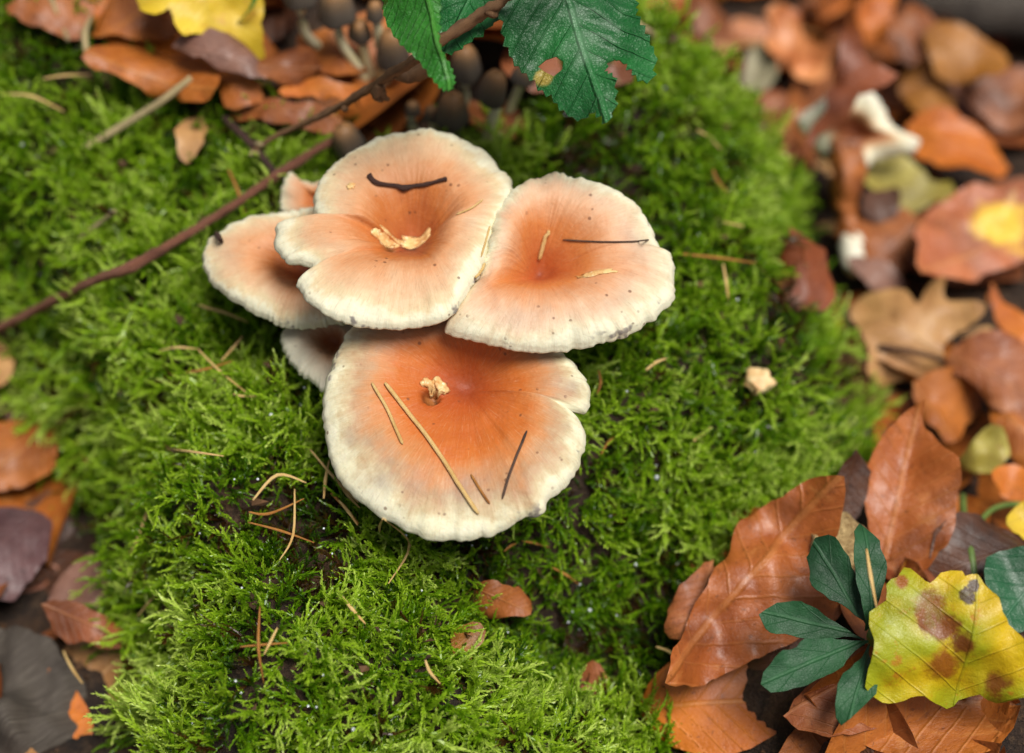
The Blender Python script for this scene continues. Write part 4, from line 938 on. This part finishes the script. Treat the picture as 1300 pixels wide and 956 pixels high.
M_NEEDD = mat_bark('needle_dark', G((52, 38, 32)), G((88, 66, 54)), G((120, 92, 72)), scale=60)
M_GRASS = mat_simple('grass_blade', G((70, 120, 40)), G((120, 160, 70)), 90, .4, .2)
tw = empty('dead_twig', on_z(480, 120, .05)); tag(tw, 'dead brown twig with a broken pale end and a dry knob', 'twig')
TZ = lambda px: float(np.interp(px, [322, 345, 395, 440, 482, 520, 560, 605, 640, 700, 820], [.030, .034, .046, .058, .071, .083, .093, .099, .106, .120, .12]))
tpts = [on_z(a, b, TZ(a)) for a, b in [(322, 192), (345, 176), (395, 152), (440, 130), (482, 104), (520, 80), (560, 52), (605, 22), (640, 0), (700, -50), (820, -150)]]
tube('branch', tpts, [.0009, .0008, .0010, .0010, .0013, .0014, .0016, .0016, .0016, .0018, .0020], M_TWIG, tw, 12, 14, .55)
for (a, b, c2, d2, z_) in ((322, 192, 317, 199, .030), (326, 190, 326, 200, .0297), (334, 184, 322, 181, .032)):
    tube('splinter', [on_z(a, b, z_), on_z((a + c2) / 2, (b + d2) / 2, z_), on_z(c2, d2, z_ - .0006)], [.0009, .0007, .0002], M_STRAW, tw, 6, 3, .2)
tube('bud', [on_z(437, 132, TZ(437)), on_z(438, 138, TZ(437) - .001), on_z(438.5, 141, TZ(437) - .002)], [.0009, .0012, .0005], M_TWIG, tw, 8, 4, .2)
tube('bud', [on_z(620, 13, TZ(620)), on_z(628, 17, TZ(620)), on_z(632, 17, TZ(620))], [.0016, .0013, .0006], M_TWIG, tw, 8, 4, .2)
rk = random.Random(4)
for k in range(9):
    a = on_z(481 + rk.uniform(-7, 7), 118 + rk.uniform(-7, 7), TZ(482) - .004)
    tube('dry_sepal', [on_z(482, 108, TZ(482)), a, a + Vector((rk.uniform(-.002, .002), rk.uniform(-.002, .002), rk.uniform(-.003, .001)))], [.0010, .0011, .0005], M_TWIG, tw, 6, 4, .3)
tube('side_shoot', [on_z(500, 94, TZ(500)), on_z(515, 98, TZ(500) - .006), on_z(540, 88, TZ(530) - .012), on_z(556, 78, TZ(540) - .012)], [.0012, .0016, .0022, .0010], M_TWIG, tw, 8, 5, .4)
tag(tube('long_twig', [hit(-60, 440, .032), hit(0, 415, .031), hit(60, 386, .029), hit(120, 356, .026), hit(168, 338, .023), hit(230, 302, .018), hit(300, 258, .018), hit(350, 224, .017), hit(395, 195, .016), hit(428, 176, .014)], [.0014, .0014, .0014, .0013, .0018, .0014, .0013, .0016, .0012, .0012], M_RTWIG, None, 12, 14, .40), 'long straight reddish twig running over the moss to the mushrooms', 'twig')
tag(tube('crossing_twig', [hit(285, 150, .010), hit(318, 182, .014), hit(348, 218, .017), hit(356, 228, .012)], [.0011, .0012, .0012, .0008], M_DARKT, None, 8, 5, .2), 'short dark twig meeting the long reddish twig', 'twig')
tag(tube('dry_stalk', [hit(104, 190, .011), hit(150, 163, .014), hit(200, 132, .018), hit(243, 99, .022)], [.0009, .0012, .0012, .0011], M_STRAW, None, 8, 6, .1), 'pale dry stalk lying against the rolled leaf', 'stalk')
tag(tube('dry_stalk', [hit(790, 18, .012), hit(825, 42, .014), hit(860, 68, .014), hit(896, 98, .011)], [.0011, .0013, .0013, .0011], M_STRAW, None, 8, 6, .1), 'pale dry stalk beyond the big bramble leaf', 'stalk')
tag(tube('dry_stalk', [hit(80, 322, .010), hit(110, 296, .012), hit(147, 267, .011)], [.0006, .0008, .0006], M_STRAW, None, 7, 6, .1), 'short pale stalk in moss above the reddish twig', 'stalk')
tag(tube('dry_stalk', [hit(62, -10, .014), hit(74, 20, .014), hit(87, 52, .010)], [.0009, .0010, .0008], M_STRAW, None, 7, 6, .1), 'short tan stalk before the far brown leaf', 'stalk')
tag(tube('grass_blade', [hit(330, -20, .04), hit(318, 10, .032), hit(300, 30, .024)], [.0013, .0012, .0003], M_GRASS, None, 6, 6, 0, .25), 'green grass blade crossing the bright yellow leaf', 'grass blade')
tag(tube('grass_blade', [hit(117, 18, .014), hit(108, 40, .02), hit(110, 65, .02), hit(118, 92, .012)], [.0005, .0011, .0011, .0006], M_STRAW, None, 6, 6, 0, .3), 'curved yellowed blade beside the rolled leaf', 'grass blade')
tag(tube('grass_blade', [hit(181, 488, .012), hit(165, 500, .014), hit(140, 530, .013), hit(112, 561, .009)], [.0004, .0009, .0010, .0004], M_GRASS, None, 6, 6, 0, .3), 'slender green blade lying in the moss', 'grass blade')
tag(tube('small_twig', [hit_any(a_, b_, 0, o_) for a_, b_, o_ in ((469, 224, .0007), (475, 231, .0006), (489, 235, .0007), (504, 236, .0006), (512, 239, .0010), (526, 236, .0007), (541, 234, .0007), (553, 231, .0006), (568, 228, .0007))], [.0009, .0007, .0005, .0006, .0008, .0005, .0006, .0005, .0006], M_DARKT, None, 9, 8, .5), 'short curved dark twig lying on the notched cap', 'twig')
tag(tube('small_twig', [hit_any(275, 296, 0, .0012), hit_any(278, 302, 0, .0014), hit_any(283, 309, 0, .0008)], [.0006, .0009, .0006], M_DARKT, None, 8, 5, .3), 'tiny dark twig on the rim of the half hidden cap', 'twig')
tag(tube('fallen_branch', [hit(1060, -46, .0), hit(1150, -16, .012), hit(1230, 2, .016), hit(1330, 14, .016), hit(1480, 40, .012)], [.010, .0125, .013, .0135, .014], M_GREYW, None, 18, 8, .18), 'thick weathered grey branch behind the leaf litter', 'branch')
wd = traced_leaf('bark_piece', [(-60, 800), (-10, 790), (40, 800), (75, 830), (98, 850), (112, 905), (90, 985), (-60, 985)], M_GREYW, lift=.006, tilt=6, thick=.008, wave=.006, midrib=((-60, 960), (140, 830)))
NAMED.append((on_z(30, 880, -.05).x, on_z(30, 880, -.05).y, .035))
tag(wd, 'weathered grey brown wood piece at the mound foot', 'wood')
tag(tube('plant_stem', [hit(1238, 745, .006), hit(1232, 700, .014), hit(1224, 660, .016), hit(1222, 630, .012)], .0012, M_BSTALK, None, 8, 5), 'thin green stem rising beside the rust brown leaf', 'stem')
tag(tube('plant_stem', [hit(1228, 690, .012), hit(1255, 650, .014), hit(1290, 640, .014), hit(1330, 646, .008)], .0009, M_BSTALK, None, 8, 5), 'thin green stem running to the yellow leaf edge', 'stem')

# ------------------------------------------------------------------ woodruff whorl
wc = hit(1106, 808, .022); wb = hit(1110, 835)
root = empty('woodruff_plant', wb); tag(root, 'small plant with a whorl of narrow dark green leaves', 'plant')
tube('stem', [wb - Vector((0, 0, .004)), wb.lerp(wc, .5), wc, wc + Vector((0, 0, .003))], .0013, M_BSTALK, root, 8, 4)
for (tx, ty, wp_, dz) in ((1031, 685, 46, .010), (1097, 668, 44, .014), (963, 774, 44, .004), (966, 868, 46, .000), (1078, 912, 42, -.002)):
    bx, by = 1106 + (tx - 1106) * .04, 808 + (ty - 808) * .04
    dx, dy = tx - bx, ty - by; l = math.hypot(dx, dy); ux, uy = dx / l, dy / l; vx_, vy_ = -uy, ux
    o = []
    ws = [(0, .05), (.12, .22), (.3, .62), (.5, .95), (.68, 1), (.84, .78), (.94, .42), (1.0, .03)]
    for s_, w_ in ws: o.append((bx + dx * s_ + vx_ * w_ * wp_ / 2, by + dy * s_ + vy_ * w_ * wp_ / 2))
    for s_, w_ in ws[::-1]: o.append((bx + dx * s_ - vx_ * w_ * wp_ / 2, by + dy * s_ - vy_ * w_ * wp_ / 2))
    tilt_ = 28 if ty < 800 else 20
    # plane through the whorl centre, sloping with the leaf
    tipp = on_z(tx, ty, wc.z + dz)
    ex_ = (tipp - wc).normalized(); nn_ = (Vector((0, 0, 1)) - Vector((0, .45, 0))); ey_ = nn_.cross(ex_).normalized(); nn_ = ex_.cross(ey_).normalized()
    sd_ = math.degrees(math.asin(max(-1, min(1, nn_.x)))); ti_ = math.degrees(math.asin(max(-1, min(1, -nn_.y))))
    cpt = wc.lerp(tipp, .5)
    traced_leaf('leaf', o, ML['woodruff'], z=cpt.z, tilt=ti_, side=sd_, midrib=((bx, by), (tx, ty)), fold=.12, wave=.0004, parent=root, smooth=1, res=.0018, nv=3)

# ------------------------------------------------------------------ pine needles
def needle(pts, mat, r, label, group='pine needles', lift=MOSS_TOP + .004, n=5):
    if lift == 0:
        q_ = catmull([(a, b, 0) for a, b in pts], 4); pts = [(v.x, v.y) for v in q_]; n = 2
    P = [hit_any(a, b, lift + (.0012 if 0 < i < len(pts) - 1 else 0), r * 1.05) for i, (a, b) in enumerate(pts)]
    if len(P) == 2: P = [P[0], P[0].lerp(P[1], .5) + Vector((random.gauss(0, .0004), random.gauss(0, .0004), .0004)), P[1]]
    rr = [r * .55] + [r] * (len(P) - 2) + [r * .35]
    o = tube('pine_needle', P, rr, mat, None, 6, n, .05, .7); tag(o, label, 'needle', group); return o
needle([(488, 487), (515, 522), (545, 560), (580, 612), (607, 653)], M_NEED, .00062, 'long pale needle slanting across the torn orange cap', lift=0)
needle([(472, 487), (490, 518), (502, 545), (511, 565)], M_NEED, .00048, 'short pale needle left of the longest on the torn orange cap', lift=0)
needle([(598, 603), (611, 624), (622, 640)], M_NEEDO, .00035, 'faint orange needle near the front rim of the torn cap', lift=0)
needle([(669, 548), (656, 580), (646, 606), (638, 634)], M_NEEDD, .00036, 'dark thin needle on the torn orange cap', lift=0)
needle([(697, 292), (689, 310), (683, 329)], M_NEED, .0006, 'short pale needle in the middle of the pinkish cap', lift=0)
needle([(715, 304), (760, 307), (800, 307), (839, 303)], M_NEEDD, .00028, 'fine dark needle lying across the pinkish cap to its rim', lift=0)
needle([(580, 273), (598, 265), (613, 254)], M_NEED, .0003, 'thin curved needle on the right of the notched cap', lift=0)
needle([(621, 288), (616, 306), (610, 326)], M_NEED, .00028, 'thin needle along the right margin of the notched cap', lift=0)
needle([(602, 352), (609, 344), (614, 334)], M_NEED, .0004, 'short straw needle where the two upper caps meet', lift=0)
ND = [((252, 387), (283, 396), (315, 409)), ((159, 415), (146, 453)), ((200, 446), (225, 441), (249, 443)), ((281, 458), (308, 427)), ((250, 442), (280, 472), (315, 500)), ((120, 464), (108, 510)), ((154, 468), (151, 510)), ((296, 500), (327, 503)), ((200, 569), (240, 573), (284, 579)), ((394, 571), (424, 606), (455, 638)), ((321, 635), (352, 603), (389, 613)), ((374, 621), (372, 679), (355, 711)), ((188, 645), (172, 690), (149, 729)), ((200, 753), (174, 783)), ((352, 797), (335, 831)), ((411, 633), (418, 584)), ((430, 635), (454, 667)), ((430, 614), (457, 645)), ((487, 657), (482, 676)), ((489, 658), (520, 692), (493, 741)), ((433, 756), (464, 792)), ((540, 838), (559, 868)), ((833, 821), (870, 844)), ((918, 282), (945, 288), (975, 300)), ((918, 335), (925, 380)), ((885, 165), (915, 190)), ((1010, 212), (1005, 248)), ((80, 826), (105, 868)), ((55, 100), (118, 95)), ((0, 120), (40, 122), (82, 142)), ((258, 390), (300, 402)), ((880, 560), (905, 540)), ((820, 470), (846, 455))]
NMARK = [(280, 400, 'left of the half hidden cap'), (300, 470, 'left of the small greyish cap'), (130, 480, 'by the slender green blade'), (240, 575, 'below the slender green blade'), (430, 620, 'at the left rim of the torn orange cap'), (350, 650, 'in the dark bare patch of moss'), (350, 820, 'in the front slope of moss'), (170, 720, 'near the purple brown leaf'), (490, 690, 'under the front rim of the torn orange cap'), (550, 850, 'left of the mossy hollow'), (850, 830, 'by the large glossy brown leaf'), (930, 320, 'between the pinkish cap and the folded triangular leaf'), (900, 180, 'on the moss behind the pinkish cap'), (1007, 230, 'by the tiny cream orange flake'), (50, 110, 'left of the rolled leaf'), (90, 850, 'by the grey wood piece'), (770, 540, 'right of the torn orange cap'), (835, 465, 'by the pale cream crumb'), (680, 700, 'above the mossy hollow'), (305, 245, 'under the long reddish twig')]
def where(p):
    x_ = sum(q[0] for q in p) / len(p); y_ = sum(q[1] for q in p) / len(p)
    return min(NMARK, key=lambda m_: (m_[0] - x_) ** 2 + (m_[1] - y_) ** 2)[2]
for p in ND: needle(p, M_NEED, random.uniform(.0004, .0006), 'pale straw needle ' + where(p), 'straw needles ' + where(p))
NO = [((213, 475), (255, 470), (296, 458)), ((157, 481), (195, 483), (233, 486)), ((316, 650), (342, 652), (386, 633)), ((315, 663), (357, 674), (399, 689)), ((330, 770), (328, 821), (335, 868)), ((305, 821), (365, 816)), ((789, 550), (763, 577)), ((663, 687), (697, 695)), ((860, 322), (910, 327), (960, 334)), ((290, 215), (305, 250), (312, 275)), ((420, 626), (455, 665)), ((760, 470), (758, 500)), ((640, 300 + 400), (655, 690)), ((96, 560), (120, 600)), ((700, 720), (735, 742)), ((905, 215), (925, 245))]
for p in NO: needle(p, M_NEEDO, random.uniform(.0004, .0006), 'brown needle ' + where(p), 'brown needles ' + where(p))
needle([(1100, 697), (1105, 730), (1113, 772)], M_NEED, .0006, 'pale needle lying on an upright leaf of the green whorl', lift=.046)

# ------------------------------------------------------------------ filler litter: loose leaves under and around the named ones
def base_leaf(seed):
    r = random.Random(seed); V = []; F = []; UV = []
    Lf = r.uniform(.034, .052); Wf = Lf * r.uniform(.26, .36); ns, nt = 16, 10
    cu, be, tw_, fo_ = r.uniform(-1.0, 1.4), r.uniform(-.25, .35), r.uniform(-.9, .9), r.uniform(-.6, .6)
    for i in range(ns + 1):
        s_ = i / ns; w_ = Wf * (math.sin(math.pi * s_ ** .85) ** .75 if 0 < s_ < 1 else 0.02)
        for j in range(nt + 1):
            t_ = 2 * j / nt - 1; x = (s_ - .5) * Lf; y = t_ * w_ * (1 + .06 * noise.noise(Vector((s_ * 9, seed, t_))))
            z = fo_ * abs(y) + cu * Wf * .5 * t_ * t_ + be * Lf * (2 * s_ - 1) ** 2 + tw_ * y * (2 * s_ - 1) + .004 * noise.noise(Vector((x * 60, y * 60, seed))) + .0004 * math.cos(w_ * 0 + (s_ - abs(t_) * .25) * 60)
            V.append((x, y, z)); UV.append((s_, y / Lf))
    nv_ = len(V); w1 = nt + 1
    top = [(i * w1 + j, (i + 1) * w1 + j, (i + 1) * w1 + j + 1, i * w1 + j + 1) for i in range(ns) for j in range(nt)]
    V += [(x, y, z - .00035) for x, y, z in V]; UV += UV
    F = [f for f in top] + [tuple(k + nv_ for k in f[::-1]) for f in top]
    ring = [j for j in range(nt + 1)] + [i * w1 + nt for i in range(1, ns + 1)] + [ns * w1 + j for j in range(nt - 1, -1, -1)] + [i * w1 for i in range(ns - 1, 0, -1)]
    for a, b in zip(ring, ring[1:] + ring[:1]): F.append((b, a, a + nv_, b + nv_))
    me = mesh('beech_leaf', V, F); set_uv(me, UV)
    bmx = bmesh.new(); bmx.from_mesh(me); bmesh.ops.recalc_face_normals(bmx, faces=bmx.faces); bmx.to_mesh(me); bmx.free()
    me.polygons.foreach_set('use_smooth', [True] * len(me.polygons)); me.set_sharp_from_angle(angle=rad(48))
    return me
FILL = []
for k, mk in enumerate(['dark', 'brown', 'rust', 'rust', 'red', 'ochre', 'orange', 'maroon', 'brown', 'tan']):
    me = base_leaf(60 + k); me.materials.append(ML[mk]); FILL.append((me, mk))
words = {'dark': 'dark brown', 'brown': 'mid brown', 'rust': 'rusty brown', 'mauve': 'dull mauve brown', 'red': 'reddish brown', 'ochre': 'ochre brown', 'maroon': 'deep red brown', 'orange': 'orange', 'tan': 'light tan'}
rf = random.Random(12); made = 0; spots_ = []
MARKS = [(on_z(a, b, -.04), w) for a, b, w in [(1240, 10, 'the grey branch'), (1160, 430, 'the tan oak leaf'), (1080, 160, 'the broken mushroom'), (1210, 830, 'the yellow maple leaf'), (60, 880, 'the grey wood piece'), (950, 760, 'the large glossy leaf'), (1010, 50, 'the torn orange piece'), (1240, 290, 'the yellow patched leaf'), (1160, 620, 'the upright rust brown leaf'), (30, 570, 'the broad brown leaf'), (20, 700, 'the purple brown leaf')]] + [(on_z(a, b, .02), w) for a, b, w in [(200, 95, 'the rolled leaf'), (255, 10, 'the bright yellow leaf'), (450, 60, 'the small grey mushrooms'), (730, 60, 'the big bramble leaf')]]
CLEAR = px_poly([(230, 165), (430, 215), (640, 185), (860, 120), (1000, 300), (1000, 560), (700, 868), (200, 868)], 0)
for it in range(9000):
    if made >= 300: break
    x, y = rf.uniform(-.30, .34), rf.uniform(-.19, .36)
    xa, ya = np.array([x]), np.array([y])
    if poly_sd(MOSS, xa, ya)[0] > -.007 or poly_sd(CLEAR, xa, ya)[0] > 0: continue
    inn = -.21 < x < .25 and -.13 < y < .29
    if any((x - a) ** 2 + (y - b) ** 2 < (.0095 if inn else .026) ** 2 for a, b in spots_): continue
    spots_.append((x, y))
    me, mk = rf.choice(FILL)
    o = bpy.data.objects.new('beech_leaf', me); COL.objects.link(o)
    near_ = any((x - a) ** 2 + (y - b) ** 2 < (c_ * .75 + .012) ** 2 for a, b, c_ in NAMED); ev_ = .4 if near_ else 1
    h = hz(x, y) - (.005 if near_ else 0)
    sx = (hz(x + .012, y) - hz(x - .012, y)) / .024; sy = (hz(x, y + .012) - hz(x, y - .012)) / .024
    nrm = Vector((-sx * .8 + rf.gauss(0, .34) * ev_, -sy * .8 + rf.gauss(0, .34) * ev_, 1)).normalized()
    o.rotation_euler = (nrm.to_track_quat('Z', 'Y').to_matrix() @ Matrix.Rotation(rf.random() * 6.283, 3, 'Z')).to_euler()
    o.location = (x, y, h + rf.uniform(.002, .008)); s_ = rf.uniform(.9, 1.45); o.scale = (s_, s_, s_ * (.5 if near_ else 1))
    mk_ = min(MARKS, key=lambda m_: (m_[0].x - x) ** 2 + (m_[0].y - y) ** 2)[1]; tag(o, words[mk] + ' beech leaf lying loose around ' + mk_, 'leaf', words[mk] + ' leaves around ' + mk_); made += 1

# crumbs of soil and rotten wood between the leaves and in the moss
V = []; F = []; ro = np.random.default_rng(9)
tet = np.array([(1, 1, 1), (-1, -1, 1), (-1, 1, -1), (1, -1, -1)]) / 1.7
nb_ = 0
while nb_ < 2600:
    x, y = ro.uniform(-.3, .32), ro.uniform(-.16, .33); s_ = ro.uniform(.0006, .0018); zz = hz(x, y) + s_ * .4
    t_ = tet * s_ * ro.uniform(.6, 1.5, (4, 3)) @ np.linalg.qr(ro.normal(size=(3, 3)))[0]
    b_ = len(V); V += [(x + a, y + b, zz + c) for a, b, c in t_]; F += [(b_, b_ + 1, b_ + 2), (b_, b_ + 3, b_ + 1), (b_, b_ + 2, b_ + 3), (b_ + 1, b_ + 3, b_ + 2)]; nb_ += 1
for k in range(420):
    x, y = ro.uniform(-.2, .2), ro.uniform(-.1, .16)
    if poly_sd(MOSS, np.array([x]), np.array([y]))[0] < .006: continue
    s_ = ro.uniform(.0008, .0022); zz = hz(x, y) + ro.uniform(.005, .010)
    if any(b.ray_cast(Vector((x, y, zz - .004)), Vector((0, 0, 1)), .012)[0] is not None for b in CAPS): continue
    t_ = tet * s_ * ro.uniform(.6, 1.5, (4, 3)) * np.array((1.3, .8, .25)) @ np.linalg.qr(ro.normal(size=(3, 3)))[0]
    b_ = len(V); V += [(x + a, y + b, zz + c) for a, b, c in t_]; F += [(b_, b_ + 1, b_ + 2), (b_, b_ + 3, b_ + 1), (b_, b_ + 2, b_ + 3), (b_ + 1, b_ + 3, b_ + 2)]
o = link('soil_crumbs', mesh('soil_crumbs', V, F), mat_simple('crumbs', G((40, 26, 16)), G((112, 78, 48)), 60, .8, .5), None, False); tag(o, 'dark crumbs of soil and rotten wood', 'crumbs', kind='stuff')
# dew drops on the moss
bm = bmesh.new()
for k in range(130):
    for _ in range(50):
        px_, py_ = ro.uniform(5, 1080), ro.uniform(60, 940)
        p = hit(px_, py_, MOSS_TOP + .003)
        if poly_sd(MOSS, np.array([p.x]), np.array([p.y]))[0] > .004: break
    rr = ro.uniform(.0002, .00045) * (1.7 if ro.random() < .15 else 1)
    bmesh.ops.create_icosphere(bm, subdivisions=1, radius=rr, matrix=Matrix.Translation(p))
me = bpy.data.meshes.new('dew_drops'); bm.to_mesh(me); bm.free()
t = NT('dew'); o = link('dew_drops', me, t.done(t.pbsdf((.86, .9, .95), .15, Transmission_Weight=.35, Specular_IOR_Level=.8))); tag(o, 'tiny bright dew drops scattered over the moss', 'dew', kind='stuff')

# single-mesh things: put each origin at the foot of the thing
for o in list(COL.objects):
    if o.type == 'MESH' and o.parent is None and not o.get('kind') and o.location.length < 1e-9 and len(o.data.vertices):
        co = np.zeros(len(o.data.vertices) * 3); o.data.vertices.foreach_get('co', co); co = co.reshape(-1, 3)
        c = Vector(((co[:, 0].min() + co[:, 0].max()) / 2, (co[:, 1].min() + co[:, 1].max()) / 2, co[:, 2].min()))
        o.data.transform(Matrix.Translation(-c)); o.location = c
